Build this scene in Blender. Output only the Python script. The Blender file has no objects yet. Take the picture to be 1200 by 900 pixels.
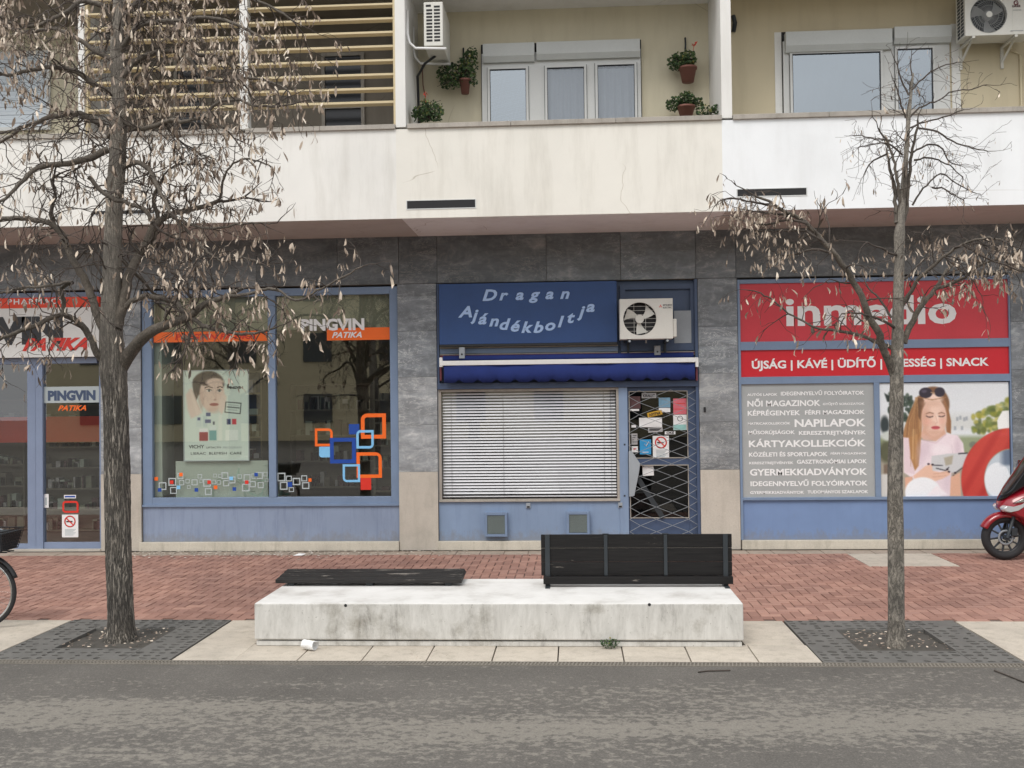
import bpy, math, random
import numpy as np
from mathutils import Vector, Matrix, Euler
PI=math.pi
random.seed(7)
SC=bpy.context.scene; COL=SC.collection
# ---------------------------------------------------------------- camera calibration
FPX=1200.0; CAMH=2.1; DIST=14.4
_y,_p,_r=math.radians(3.46),math.radians(.93),math.radians(-.67)
FW=Vector((-math.sin(_y)*math.cos(_p),math.cos(_y)*math.cos(_p),math.sin(_p)))
_ri=Vector((math.cos(_y),math.sin(_y),0)); _up=_ri.cross(FW)
RI=_ri*math.cos(_r)+_up*math.sin(_r); UP=-_ri*math.sin(_r)+_up*math.cos(_r)
cam=bpy.data.cameras.new('camera'); camo=bpy.data.objects.new('camera',cam); COL.objects.link(camo)
cam.sensor_width=36; cam.lens=36*FPX/1200; cam.clip_start=.05; cam.clip_end=600
M=Matrix((RI,UP,-FW)).transposed().to_4x4(); M.translation=(0,-DIST,CAMH); camo.matrix_world=M
SC.camera=camo
def ray(px,py):
    return FW+RI*((px-600)/FPX)-UP*((py-450)/FPX)
def P(px,py,Y=0.0):            # photo position -> (x,z) on the vertical plane at depth Y
    d=ray(px,py); t=(Y+DIST)/d.y; return (t*d.x,CAMH+t*d.z)
def X(px,py,Y=0.0): return P(px,py,Y)[0]
def Z(px,py,Y=0.0): return P(px,py,Y)[1]
def G(px,py,z=0.0):            # photo position -> (x,y) on a horizontal plane
    d=ray(px,py); t=(z-CAMH)/d.z; return (t*d.x,-DIST+t*d.y)
def RC(x0,y0,x1,y1,Y):         # photo rectangle -> x0,x1,z0,z1 on plane Y
    xm=(x0+x1)/2; ym=(y0+y1)/2
    return X(x0,ym,Y),X(x1,ym,Y),Z(xm,y1,Y),Z(xm,y0,Y)
# ---------------------------------------------------------------- light
w=bpy.data.worlds.new('World'); SC.world=w; w.use_nodes=True
nt=w.node_tree; nt.nodes.clear()
sky=nt.nodes.new('ShaderNodeTexSky'); sky.sky_type='NISHITA'; sky.sun_disc=False
SUN_EL,SUN_AZ=math.radians(52),math.radians(200)
sky.sun_elevation=SUN_EL; sky.sun_rotation=SUN_AZ; sky.dust_density=5; sky.air_density=1.3
hs=nt.nodes.new('ShaderNodeHueSaturation'); hs.inputs['Saturation'].default_value=.3; hs.inputs['Value'].default_value=.8
mx=nt.nodes.new('ShaderNodeMix'); mx.data_type='RGBA'; mx.inputs['Factor'].default_value=.75
mx.inputs['B'].default_value=(8.15,8.3,8.6,1)
tc=nt.nodes.new('ShaderNodeTexCoord'); cl=nt.nodes.new('ShaderNodeTexNoise'); cl.inputs['Scale'].default_value=2.2; cl.inputs['Detail'].default_value=5
mp=nt.nodes.new('ShaderNodeMapping'); mp.inputs['Scale'].default_value=(1,1,2.5)
cm=nt.nodes.new('ShaderNodeMapRange'); cm.inputs['From Min'].default_value=.3; cm.inputs['From Max'].default_value=.7; cm.inputs['To Min'].default_value=.86; cm.inputs['To Max'].default_value=1.12
mul=nt.nodes.new('ShaderNodeVectorMath'); mul.operation='SCALE'
bg=nt.nodes.new('ShaderNodeBackground'); bg.inputs['Strength'].default_value=.13; ow=nt.nodes.new('ShaderNodeOutputWorld')
L=nt.links.new
L(sky.outputs[0],hs.inputs['Color']); L(hs.outputs[0],mx.inputs['A']); L(tc.outputs['Generated'],mp.inputs[0]); L(mp.outputs[0],cl.inputs['Vector']); L(cl.outputs[0],cm.inputs[0])
L(mx.outputs['Result'],mul.inputs[0]); L(cm.outputs[0],mul.inputs['Scale']); L(mul.outputs[0],bg.inputs['Color']); L(bg.outputs[0],ow.inputs[0])
sun=bpy.data.lights.new('sun','SUN'); sun.energy=1.1; sun.angle=math.radians(25); sun.color=(1,.96,.9)
suno=bpy.data.objects.new('sun',sun); COL.objects.link(suno)
sd=Vector((math.sin(SUN_AZ)*math.cos(SUN_EL),math.cos(SUN_AZ)*math.cos(SUN_EL),math.sin(SUN_EL)))
suno.rotation_euler=sd.to_track_quat('Z','Y').to_euler(); suno.location=(0,-20,30)
vs=SC.view_settings; vs.view_transform='Standard'; vs.look='None'; vs.gamma=1; vs.exposure=.42; vs.use_curve_mapping=False
SC.cycles.max_bounces=8; SC.cycles.transparent_max_bounces=16
# ---------------------------------------------------------------- materials
def S(r,g,b):
    f=lambda c:(c/255/12.92 if c/255<=.04045 else ((c/255+.055)/1.055)**2.4)
    return (f(r),f(g),f(b),1)
class NT:
    def __init__(s,name):
        s.m=bpy.data.materials.new(name); s.m.use_nodes=True; s.t=s.m.node_tree; s.b=s.t.nodes['Principled BSDF']; s._o=None
    def n(s,ty,**kw):
        x=s.t.nodes.new('ShaderNode'+ty)
        for k,v in kw.items():
            if hasattr(x,k) and not k[0].isupper(): setattr(x,k,v)
            else: x.inputs[k.replace('_',' ')].default_value=v
        return x
    def l(s,a,b): s.t.links.new(a,b)
    def obj(s,scale=(1,1,1),rnd=False):
        t=s.n('TexCoord'); m=s.n('Mapping'); m.inputs['Scale'].default_value=scale; s.l(t.outputs['Object'],m.inputs[0])
        if rnd:
            oi=s.n('ObjectInfo'); v=s.n('VectorMath',operation='SCALE'); v.inputs[0].default_value=(37,53,29)
            s.l(oi.outputs['Random'],v.inputs['Scale']); s.l(v.outputs[0],m.inputs['Location'])
        return m.outputs[0]
    def noise(s,vec,scale,detail=4,rough=.55,dist=0):
        x=s.n('TexNoise',Scale=scale,Detail=detail,Roughness=rough,Distortion=dist); s.l(vec,x.inputs['Vector']); return x.outputs[0]
    def ramp(s,fac,stops):
        r=s.n('ValToRGB'); e=r.color_ramp.elements
        while len(e)<len(stops): e.new(.5)
        for k,(p,c) in enumerate(stops): e[k].position=p; e[k].color=c if len(c)==4 else (*c,1)
        s.l(fac,r.inputs[0]); return r.outputs[0]
    def mix(s,f,a,b,mode='MIX'):
        x=s.n('Mix',data_type='RGBA',blend_type=mode)
        for v,k in ((f,'Factor'),(a,'A'),(b,'B')):
            if isinstance(v,(int,float)): x.inputs[0 if k=='Factor' else k].default_value=v
            elif isinstance(v,tuple): x.inputs[k].default_value=v
            else: s.l(v,x.inputs[0] if k=='Factor' else x.inputs[k])
        return x.outputs['Result']
    def bump(s,h,strength=.3,dist=.01):
        b=s.n('Bump',Strength=strength,Distance=dist); s.l(h,b.inputs['Height']); s.l(b.outputs[0],s.b.inputs['Normal'])
    def done(s,col=None,rough=.6,metal=0,spec=None):
        if isinstance(col,tuple): s.b.inputs['Base Color'].default_value=col
        elif col is not None: s.l(col,s.b.inputs['Base Color'])
        if isinstance(rough,(int,float)): s.b.inputs['Roughness'].default_value=rough
        else: s.l(rough,s.b.inputs['Roughness'])
        s.b.inputs['Metallic'].default_value=metal
        if spec is not None: s.b.inputs['Specular IOR Level'].default_value=spec
        return s.m
def sc(c,k): return (min(1,c[0]*k),min(1,c[1]*k),min(1,c[2]*k),1)
def paint(name,c,rough=.45,dirt=.12,scale=3,metal=0,spec=None,drip=False):
    s=NT(name); v=s.obj((1,1,.25) if drip else (1,1,1)); n=s.noise(v,scale,6,.6)
    col=s.ramp(n,[(.3,sc(c,1-dirt)),(.55,c),(.8,sc(c,1+dirt*.6))])
    f=s.noise(s.obj(),60,3); col=s.mix(.12,col,s.ramp(f,[(.3,sc(c,.7)),(.7,sc(c,1.2))]))
    return s.done(col,rough,metal,spec)
MT={}
def plaster(name,c,stain=.2):
    s=NT(name); v=s.obj(); big=s.noise(v,.9,6,.6,.4); st=s.noise(s.obj((2.2,2.2,.35)),1.6,6,.65); fine=s.noise(v,70,4)
    col=s.ramp(big,[(.3,sc(c,.93)),(.55,c),(.75,sc(c,1.04))])
    dark=s.ramp(st,[(.48,(1,1,1)),(.72,(1-stain,1-stain*1.05,1-stain*1.15))]); col=s.mix(1.0,col,dark,'MULTIPLY')
    # hairline cracks
    vo=s.n('TexVoronoi',feature='DISTANCE_TO_EDGE',Scale=1.1); d=s.noise(v,4,4); mv=s.n('Mix',data_type='VECTOR'); mv.inputs[0].default_value=.25
    s.l(v,mv.inputs['A']) ; s.l(s.n('TexNoise',Scale=3.0).outputs['Color'],mv.inputs['B']); s.l(mv.outputs['Result'],vo.inputs['Vector'])
    cr=s.ramp(vo.outputs[0],[(0,(.62,.58,.52)),(.004,(1,1,1))]); gate=s.ramp(s.noise(v,.7,2),[(.56,(1,1,1)),(.6,(0,0,0))])
    col=s.mix(1.0,col,s.mix(gate,cr,(1,1,1,1)),'MULTIPLY')
    s.bump(fine,.25,.003); return s.done(col,.9)
MT['plaster_left']=plaster('plaster_left',(.80,.785,.745,1),.16)
MT['plaster_mid']=plaster('plaster_mid',(.79,.765,.70,1),.16)
MT['plaster_right']=plaster('plaster_right',(.84,.86,.875,1),.07)
MT['fin']=plaster('fin_paint',(.75,.74,.71,1),.1)
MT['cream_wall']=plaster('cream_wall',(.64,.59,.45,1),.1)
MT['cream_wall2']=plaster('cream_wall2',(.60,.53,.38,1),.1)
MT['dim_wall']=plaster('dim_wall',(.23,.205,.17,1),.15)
MT['soffit_brown']=plaster('soffit_brown',(.52,.48,.445,1),.1)
MT['soffit_grey']=plaster('soffit_grey',(.83,.825,.81,1),.1)
MT['white_trim']=paint('white_trim',(.76,.76,.74,1),.5,.06)
MT['pvc']=paint('pvc_white',(.62,.63,.62,1),.35,.05)
MT['shutter_box']=paint('shutter_box_grey',(.56,.58,.57,1),.4,.05)
MT['ac_white']=paint('ac_casing',(.66,.65,.60,1),.45,.08)
MT['ac_grey']=paint('ac_grey',(.34,.35,.35,1),.5,.1)
MT['white_metal']=paint('white_metal',(.8,.8,.79,1),.35,.05)
def stone(name,c,stain=.25):
    s=NT(name); v=s.obj(rnd=True); n=s.noise(v,2.2,8,.65); f=s.noise(v,90,3,.7); sp=s.noise(s.obj((7,7,1.2)),1.3,6,.7)
    col=s.ramp(n,[(.3,sc(c,.84)),(.5,c),(.72,sc(c,1.12))]); col=s.mix(1.0,col,s.ramp(f,[(.35,(.86,.85,.83)),(.6,(1,1,1))]),'MULTIPLY')
    col=s.mix(1.0,col,s.ramp(sp,[(.5,(1,1,1)),(.75,(1-stain,1-stain,1-stain*1.1))]),'MULTIPLY')
    col=s.mix(s.ramp(s.noise(v,24,3),[(.68,(0,0,0)),(.72,(.45,.45,.45))]),col,sc(c,.5)); s.bump(f,.3,.003); return s.done(col,.8)
MT['granite']=stone('pale_granite',(.52,.48,.42,1),.15)
MT['plinth']=stone('plinth_stone',(.58,.54,.46,1),.3)
MT['coping']=stone('coping_stone',(.40,.37,.33,1),.3)
MT['slab']=stone('paving_slab',(.54,.485,.41,1),.28)
MT['tile']=stone('edge_tile',(.40,.33,.27,1),.3)
MT['soil']=stone('tree_soil',(.085,.078,.068,1),.4)
def marble(name,base,hi):
    s=NT(name); v=s.obj((1,1,1),rnd=True); rt=s.n('Mapping'); rt.inputs['Rotation'].default_value=(0,math.radians(38),0); rt.inputs['Scale'].default_value=(1,1,3.2); s.l(v,rt.inputs[0]); v2=rt.outputs[0]
    n=s.noise(v2,1.5,9,.66,.5); m=s.noise(v2,3.2,9,.7,.9); k=s.noise(v,9,8,.7,.6)
    col=s.ramp(n,[(.28,sc(base,.6)),(.48,base),(.60,sc(base,1.5)),(.74,hi)]); col=s.mix(.3,col,s.ramp(k,[(.3,sc(base,.5)),(.52,base),(.72,hi)]))
    vein=s.ramp(m,[(.49,(0,0,0)),(.5,(1,1,1)),(.512,(0,0,0))]); g=s.ramp(s.noise(v,2.2,3),[(.42,(0,0,0)),(.58,(.9,.9,.9))])
    vm=s.mix(1.0,vein,g,'MULTIPLY'); col=s.mix(vm,col,hi)
    oi=s.n('ObjectInfo'); br=s.n('MapRange'); br.inputs['To Min'].default_value=.75; br.inputs['To Max'].default_value=1.3; s.l(oi.outputs['Random'],br.inputs[0])
    q=s.n('VectorMath',operation='SCALE'); s.l(col,q.inputs[0]); s.l(br.outputs[0],q.inputs['Scale'])
    return s.done(q.outputs[0],.36)
MT['marble']=marble('grey_marble',(.165,.18,.195,1),(.60,.62,.62,1))
MT['marble_shaded']=marble('shaded_grey_marble',(.125,.138,.15,1),(.42,.41,.39,1))  # header stone: shade under the balcony put into a darker colour
MT['marble_light']=marble('light_grey_marble',(.235,.247,.258,1),(.72,.72,.69,1))
MT['frame_blue']=paint('blue_grey_frame',S(120,139,166),.4,.1)
MT['frame_door']=paint('pharmacy_door_frame',S(128,142,168),.35,.08)
MT['frame_dark']=paint('dark_blue_frame',S(68,84,112),.45,.12)
def wornpanel(name,c,w_=.2):
    s=NT(name); v=s.obj(); n=s.noise(v,1.6,6,.6); st=s.noise(s.obj((9,9,.8)),1.5,6,.7); ch=s.noise(v,26,5,.6); sx=s.n('SeparateXYZ'); s.l(v,sx.inputs[0]); mz=s.n('MapRange'); mz.inputs['From Min'].default_value=.13; mz.inputs['From Max'].default_value=.34; mz.inputs['To Min'].default_value=.36; mz.inputs['To Max'].default_value=0; s.l(sx.outputs['Z'],mz.inputs[0]); sp=s.n('Math',operation='ADD'); s.l(mz.outputs[0],sp.inputs[0]); s.l(s.noise(s.obj((1,1,.6)),14,7,.7),sp.inputs[1])
    col=s.ramp(n,[(.3,sc(c,.9)),(.6,c),(.8,sc(c,1.1))]); col=s.mix(1.0,col,s.ramp(st,[(.5,(1,1,1)),(.74,(1-w_,1-w_,1-w_*.8))]),'MULTIPLY')
    col=s.mix(s.ramp(ch,[(.70,(0,0,0)),(.73,(.5,.5,.5))]),col,(.22,.24,.27,1)); col=s.mix(s.ramp(sp.outputs[0],[(.62,(0,0,0)),(.85,(.5,.5,.5))]),col,(.20,.19,.175,1)); return s.done(col,.55)
MT['panel_left']=wornpanel('blue_panel_worn',S(136,150,174),.25)
MT['panel_mid']=wornpanel('blue_panel',S(130,150,178),.12)
MT['panel_right']=wornpanel('blue_panel_bright',S(118,142,182),.05)
MT['sign_blue']=paint('sign_blue',S(42,74,126),.5,.1)
MT['sign_letter']=paint('pale_blue_letter',S(170,198,238),.5,.05)
MT['awning_blue']=paint('awning_fabric',S(30,48,112),.9,.2)
MT['dark_red']=paint('dark_red_rail',S(110,50,60),.5,.1)
MT['red_film']=paint('red_film',S(206,62,74),.35,.06)
MT['red_band']=paint('red_band',S(205,36,50),.35,.05)
MT['grey_board']=paint('grey_board',S(165,168,168),.5,.05)
MT['white_print']=paint('white_print',(.85,.85,.85,1),.5,.02)
MT['black_print']=paint('black_print',(.02,.02,.025,1),.4,.02)
MT['red_print']=paint('red_print',S(215,52,40),.4,.03)
MT['orange']=paint('orange_film',S(245,110,36),.4,.04)
MT['orange_red']=paint('orange_red_board',S(232,70,38),.5,.06)
MT['light_blue']=paint('light_blue_film',S(130,195,240),.4,.03)
MT['mid_blue']=paint('mid_blue_film',S(28,72,160),.4,.03)
MT['grey_film']=paint('grey_film',S(176,186,188),.5,.04)
MT['frost']=paint('frosted_panel',S(172,184,172),.6,.05)
MT['paper']=paint('paper_white',(.8,.8,.8,1),.7,.03)
MT['paper_grey']=paint('paper_grey',(.42,.41,.41,1),.7,.06)
MT['paper_blue']=paint('paper_blue',S(50,150,205),.6,.05)
MT['paper_pale_blue']=paint('paper_pale_blue',S(120,160,185),.6,.2,12)
MT['paper_pink']=paint('paper_pink',S(215,110,122),.6,.15,12)
MT['paper_green']=paint('paper_green',S(150,200,195),.6,.2,12)
MT['paper_yellow']=paint('paper_yellow',S(205,160,50),.6,.08)
MT['cup_print']=paint('cup_print',S(226,214,150),.6,.1)
MT['paper_brown']=paint('paper_brown',S(90,60,62),.6,.3,12)
MT['iron_plate']=paint('worn_steel_plate',S(155,162,168),.45,.12)
MT['chrome']=paint('chrome',(.6,.6,.6,1),.2,.05,metal=1)
MT['steel']=paint('wire_steel',(.27,.29,.31,1),.45,.1)
MT['black_rubber']=paint('black_rubber',(.018,.018,.02,1),.75,.2)
MT['black_plastic']=paint('black_plastic',(.02,.021,.024,1),.4,.1)
MT['black_gloss']=paint('dark_screen',(.008,.009,.011,1),.12,.05)
MT['bench_metal']=paint('bench_metal',S(46,52,57),.5,.12)
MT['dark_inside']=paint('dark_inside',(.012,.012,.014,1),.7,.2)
MT['inside_wall']=paint('inside_wall',S(135,138,120),.8,.05)
MT['shelf']=paint('shelf_board',S(120,115,100),.6,.1)
MT['floor_inside']=paint('interior_floor',(.16,.15,.13,1),.4,.1)
MT['teal']=paint('teal_frame',S(70,190,165),.35,.05)
MT['terracotta']=paint('terracotta_pot',S(124,82,72),.7,.12)
MT['flower_red']=paint('geranium_flower',S(200,60,40),.6,.1)
MT['vent_mesh']=paint('vent_grille_mesh',S(128,140,138),.55,.15)
MT['louvre']=paint('beige_louvre',S(202,186,150),.5,.08)
MT['curtain']=paint('curtain_cloth',S(175,180,186),.8,.05)
MT['slat_white']=paint('blind_slat',(.93,.93,.95,1),.4,.02)
MT['roller']=paint('roller_shutter',S(205,214,222),.5,.04)
MT['far_wall']=paint('far_building_wall',S(232,218,180),.8,.06)
MT['far_window']=paint('far_window',(.05,.06,.07,1),.2,.1)
s=NT('scooter_red'); s.b.inputs['Coat Weight'].default_value=.8; MT['scooter_red']=s.done(S(140,16,34),.25)
s=NT('headlamp_lens'); MT['lens']=s.done((.75,.78,.8,1),.08,.6)
def leafy(name,stops,rough=.7):
    s=NT(name); g=s.n('NewGeometry'); col=s.ramp(g.outputs['Random Per Island'],stops); m=s.done(col,rough)
    s.b.inputs['Subsurface Weight'].default_value=0; return m
MT['dry_leaf']=leafy('dry_bracts',[(0,S(98,87,78)),(.4,S(150,133,118)),(.75,S(192,175,157)),(1,S(234,221,203))])
MT['dry_leaf_dark']=leafy('dry_bracts_brown',[(0,S(80,64,56)),(.5,S(128,104,90)),(1,S(176,150,130))])
MT['green_leaf']=leafy('green_leaf',[(0,S(38,58,36)),(.5,S(62,88,52)),(.9,S(92,112,66)),(1,S(150,140,80))])
MT['debris']=leafy('paint_flakes',[(0,S(120,110,95)),(.6,S(190,180,165)),(1,S(235,230,220))])
def bark(name,c,zs,sc_,rgh,dark=.28,z0=2.1,z1=3.2):
    s=NT(name); v=s.obj((1,1,zs)); sxz=s.n('SeparateXYZ'); s.l(s.obj(),sxz.inputs[0]); hz_=s.n('MapRange'); hz_.inputs['From Min'].default_value=z0; hz_.inputs['From Max'].default_value=z1; hz_.inputs['To Max'].default_value=.72; s.l(sxz.outputs['Z'],hz_.inputs[0]); n=s.noise(v,sc_,6,.6,.8); n2=s.noise(v,sc_*2.3,5,.6,.5); d=s.noise(s.obj(),4,4); f=s.noise(s.obj(),140,3)
    fis=s.ramp(n,[(.40,(1,1,1)),(.475,(dark,dark,dark)),(.50,(dark*.6,)*3),(.53,(dark,)*3),(.60,(1,1,1))]); fis=s.mix(hz_.outputs[0],fis,(1,1,1,1)); f2=s.ramp(n2,[(.44,(1,1,1)),(.5,(.5,.5,.5)),(.56,(1,1,1))])
    col=s.ramp(f,[(.3,sc(c,.8)),(.55,c),(.75,sc(c,1.4))]); col=s.mix(1.0,col,fis,'MULTIPLY'); col=s.mix(.8,col,f2,'MULTIPLY'); col=s.mix(1.0,col,s.ramp(d,[(.35,(.75,.74,.73)),(.65,(1.12,1.1,1.06))]),'MULTIPLY')
    h=s.mix(.5,fis,f2,'MULTIPLY'); s.bump(h,1,rgh); return s.done(col,.92)
MT['bark']=bark('furrowed_bark',(.40,.365,.32,1),.10,42,.02)
MT['bark_smooth']=bark('grey_bark',(.30,.275,.24,1),.40,20,.006,.6)
MT['bark_limb']=bark('limb_bark',(.17,.148,.125,1),.6,26,.006,.6)
MT['twig']=paint('twig_bark',(.075,.06,.05,1),.85,.25,8)
# concrete: drip streaks on the sides, upward faces coloured paler
s=NT('bench_concrete'); v=s.obj(); st=s.noise(s.obj((3.2,3.2,.75)),2.6,10,.78,.4); bl=s.noise(v,2.4,9,.74); pit=s.noise(v,38,4,.6)
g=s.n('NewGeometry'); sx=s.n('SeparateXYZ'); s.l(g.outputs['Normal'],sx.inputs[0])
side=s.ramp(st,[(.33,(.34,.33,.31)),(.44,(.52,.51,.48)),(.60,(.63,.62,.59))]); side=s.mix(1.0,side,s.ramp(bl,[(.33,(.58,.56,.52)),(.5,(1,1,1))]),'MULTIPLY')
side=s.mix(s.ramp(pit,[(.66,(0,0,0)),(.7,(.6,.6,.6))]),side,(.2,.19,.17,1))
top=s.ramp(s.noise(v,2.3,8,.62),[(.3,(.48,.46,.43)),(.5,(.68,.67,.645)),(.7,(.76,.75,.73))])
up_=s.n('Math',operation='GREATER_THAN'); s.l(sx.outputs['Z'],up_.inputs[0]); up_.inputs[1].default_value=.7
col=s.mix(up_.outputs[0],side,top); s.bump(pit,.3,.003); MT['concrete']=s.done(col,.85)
# dark weathered wood
s=NT('dark_stained_wood'); v=s.obj((.7,14,14),rnd=True); n=s.noise(v,5,8,.65,.3); wv=s.noise(s.obj((1.5,12,12),rnd=True),2.2,6,.7)
col=s.ramp(n,[(.3,(.007,.0065,.007)),(.6,(.015,.014,.014)),(.8,(.03,.028,.026))]); col=s.mix(s.ramp(wv,[(.66,(0,0,0)),(.70,(.8,.8,.8))]),col,(.26,.23,.2,1)); s.bump(n,.5,.004); MT['wood']=s.done(col,.62,spec=.25)
s=NT('weathered_wood_worn'); v=s.obj((.7,14,14),rnd=True); n=s.noise(v,5,8,.65,.3); wv=s.noise(s.obj((1.5,12,12),rnd=True),2.2,6,.7)
col=s.ramp(n,[(.3,(.012,.011,.011)),(.6,(.028,.026,.025)),(.8,(.07,.065,.058))]); col=s.mix(s.ramp(wv,[(.6,(0,0,0)),(.64,(.9,.9,.9))]),col,(.34,.31,.27,1)); s.bump(n,.6,.005); MT['wood_worn']=s.done(col,.65,spec=.3)
# bricks
s=NT('brick_paver'); v=s.obj(rnd=False); oi=s.n('NewGeometry'); n=s.noise(v,1.1,5); f=s.noise(v,120,4,.7)
c1=s.ramp(oi.outputs['Random Per Island'],[(0,S(150,113,100)),(.5,S(164,125,111)),(1,S(178,139,124))]); c1=s.mix(1.0,c1,s.ramp(n,[(.35,(.86,.86,.88)),(.65,(1.08,1.06,1.04))]),'MULTIPLY'); c1=s.mix(1.0,c1,s.ramp(f,[(.3,(.8,.8,.8)),(.7,(1.1,1.1,1.1))]),'MULTIPLY')
s.bump(f,.3,.003); MT['brick']=s.done(c1,.85)
s=NT('brick_paver_single'); v=s.obj(); oi=s.n('ObjectInfo'); n=s.noise(s.obj(rnd=True),1.1,5); f=s.noise(v,120,4,.7)
c1=s.ramp(oi.outputs['Random'],[(0,S(150,113,100)),(.5,S(164,125,111)),(1,S(178,139,124))]); c1=s.mix(1.0,c1,s.ramp(n,[(.35,(.88,.88,.9)),(.65,(1.06,1.05,1.04))]),'MULTIPLY'); c1=s.mix(1.0,c1,s.ramp(f,[(.3,(.8,.8,.8)),(.7,(1.1,1.1,1.1))]),'MULTIPLY')
s.bump(f,.3,.003); MT['brick1']=s.done(c1,.85)
MT['joint']=stone('joint_sand',(.17,.12,.10,1),.3)
# asphalt with pale dusty film
s=NT('asphalt'); v=s.obj(); ag=s.noise(v,75,6,.85); bg_=s.noise(v,1.2,5); col=s.ramp(ag,[(.3,(.066,.061,.053)),(.55,(.13,.12,.107)),(.72,(.26,.24,.21))]); col=s.mix(1.0,col,s.ramp(bg_,[(.3,(.8,.8,.8)),(.7,(1.12,1.12,1.12))]),'MULTIPLY')
sx=s.n('SeparateXYZ'); s.l(v,sx.inputs[0])
pn=s.noise(s.obj((.9,1.15,1)),15,9,.70,.1); ln=s.noise(s.obj((.25,1.5,1)),1.3,3)
bd=s.ramp(s.n('MapRange').outputs[0],[(0,(0,0,0)),(1,(1,1,1))])
mr=s.n('MapRange'); mr.inputs['From Min'].default_value=-10.5; mr.inputs['From Max'].default_value=-6.3; s.l(sx.outputs['Y'],mr.inputs[0])
band=s.ramp(mr.outputs[0],[(0,(.10,)*3),(.33,(.10,)*3),(.47,(.03,)*3),(.56,(.075,)*3),(.66,(.155,)*3),(.76,(.10,)*3),(.85,(.0,)*3),(1,(-.2+.2,)*3)])
a1=s.n('Math',operation='ADD'); s.l(pn,a1.inputs[0]); s.l(band,a1.inputs[1])
l1=s.n('Math',operation='MULTIPLY_ADD'); s.l(ln,l1.inputs[0]); l1.inputs[1].default_value=.42; s.l(a1.outputs[0],l1.inputs[2])
msk=s.ramp(l1.outputs[0],[(.775,(0,0,0)),(.86,(.8,.8,.8))]); dust=s.ramp(ag,[(.3,(.17,.155,.13)),(.6,(.27,.25,.215)),(.75,(.36,.335,.29))]); col=s.mix(msk,col,dust)
s.bump(ag,.5,.006); MT['asphalt']=s.done(col,.9)
MT['iron']=paint('cast_iron_grate',(.14,.135,.125,1),.75,.25,4)
MT['channel']=paint('drain_channel_metal',(.22,.20,.17,1),.65,.2)
def glass(name,tint,refl,rough=0.0,gc=(1,1,1,1)):
    m=bpy.data.materials.new(name); m.use_nodes=True; t=m.node_tree; t.nodes.clear()
    o=t.nodes.new('ShaderNodeOutputMaterial'); mxs=t.nodes.new('ShaderNodeMixShader'); tr=t.nodes.new('ShaderNodeBsdfTransparent'); gl=t.nodes.new('ShaderNodeBsdfGlossy'); fr=t.nodes.new('ShaderNodeLayerWeight'); fr.inputs[0].default_value=.5; pw=t.nodes.new('ShaderNodeMath'); pw.operation='POWER'; pw.inputs[1].default_value=5; ad=t.nodes.new('ShaderNodeMath'); ad.operation='ADD'
    ad.inputs[1].default_value=refl+.045; ad.use_clamp=True; tr.inputs[0].default_value=tint; gl.inputs['Roughness'].default_value=rough; gl.inputs[0].default_value=gc
    t.links.new(fr.outputs['Facing'],pw.inputs[0]); t.links.new(pw.outputs[0],ad.inputs[0]); t.links.new(ad.outputs[0],mxs.inputs[0]); t.links.new(tr.outputs[0],mxs.inputs[1]); t.links.new(gl.outputs[0],mxs.inputs[2]); t.links.new(mxs.outputs[0],o.inputs[0]); return m
MT['glass_shop']=glass('shop_glass',(.86,.885,.86,1),.10)
MT['glass_upper']=glass('upper_glass',(.55,.60,.64,1),.27,gc=(.86,.94,1,1)); MT['glass_mid']=glass('curtained_glass',(.62,.64,.66,1),.09,gc=(.9,.95,1,1))  # blue of the sky put into the reflection tint of these panes
MT['glass_door']=glass('door_glass',(.35,.37,.38,1),.0)
MT['glass_blind']=glass('clear_glass',(.93,.94,.95,1),.05)
s=NT('poster_print'); a=s.n('VertexColor'); a.layer_name='Col'; MT['poster']=s.done(a.outputs[0],.45)
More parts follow.
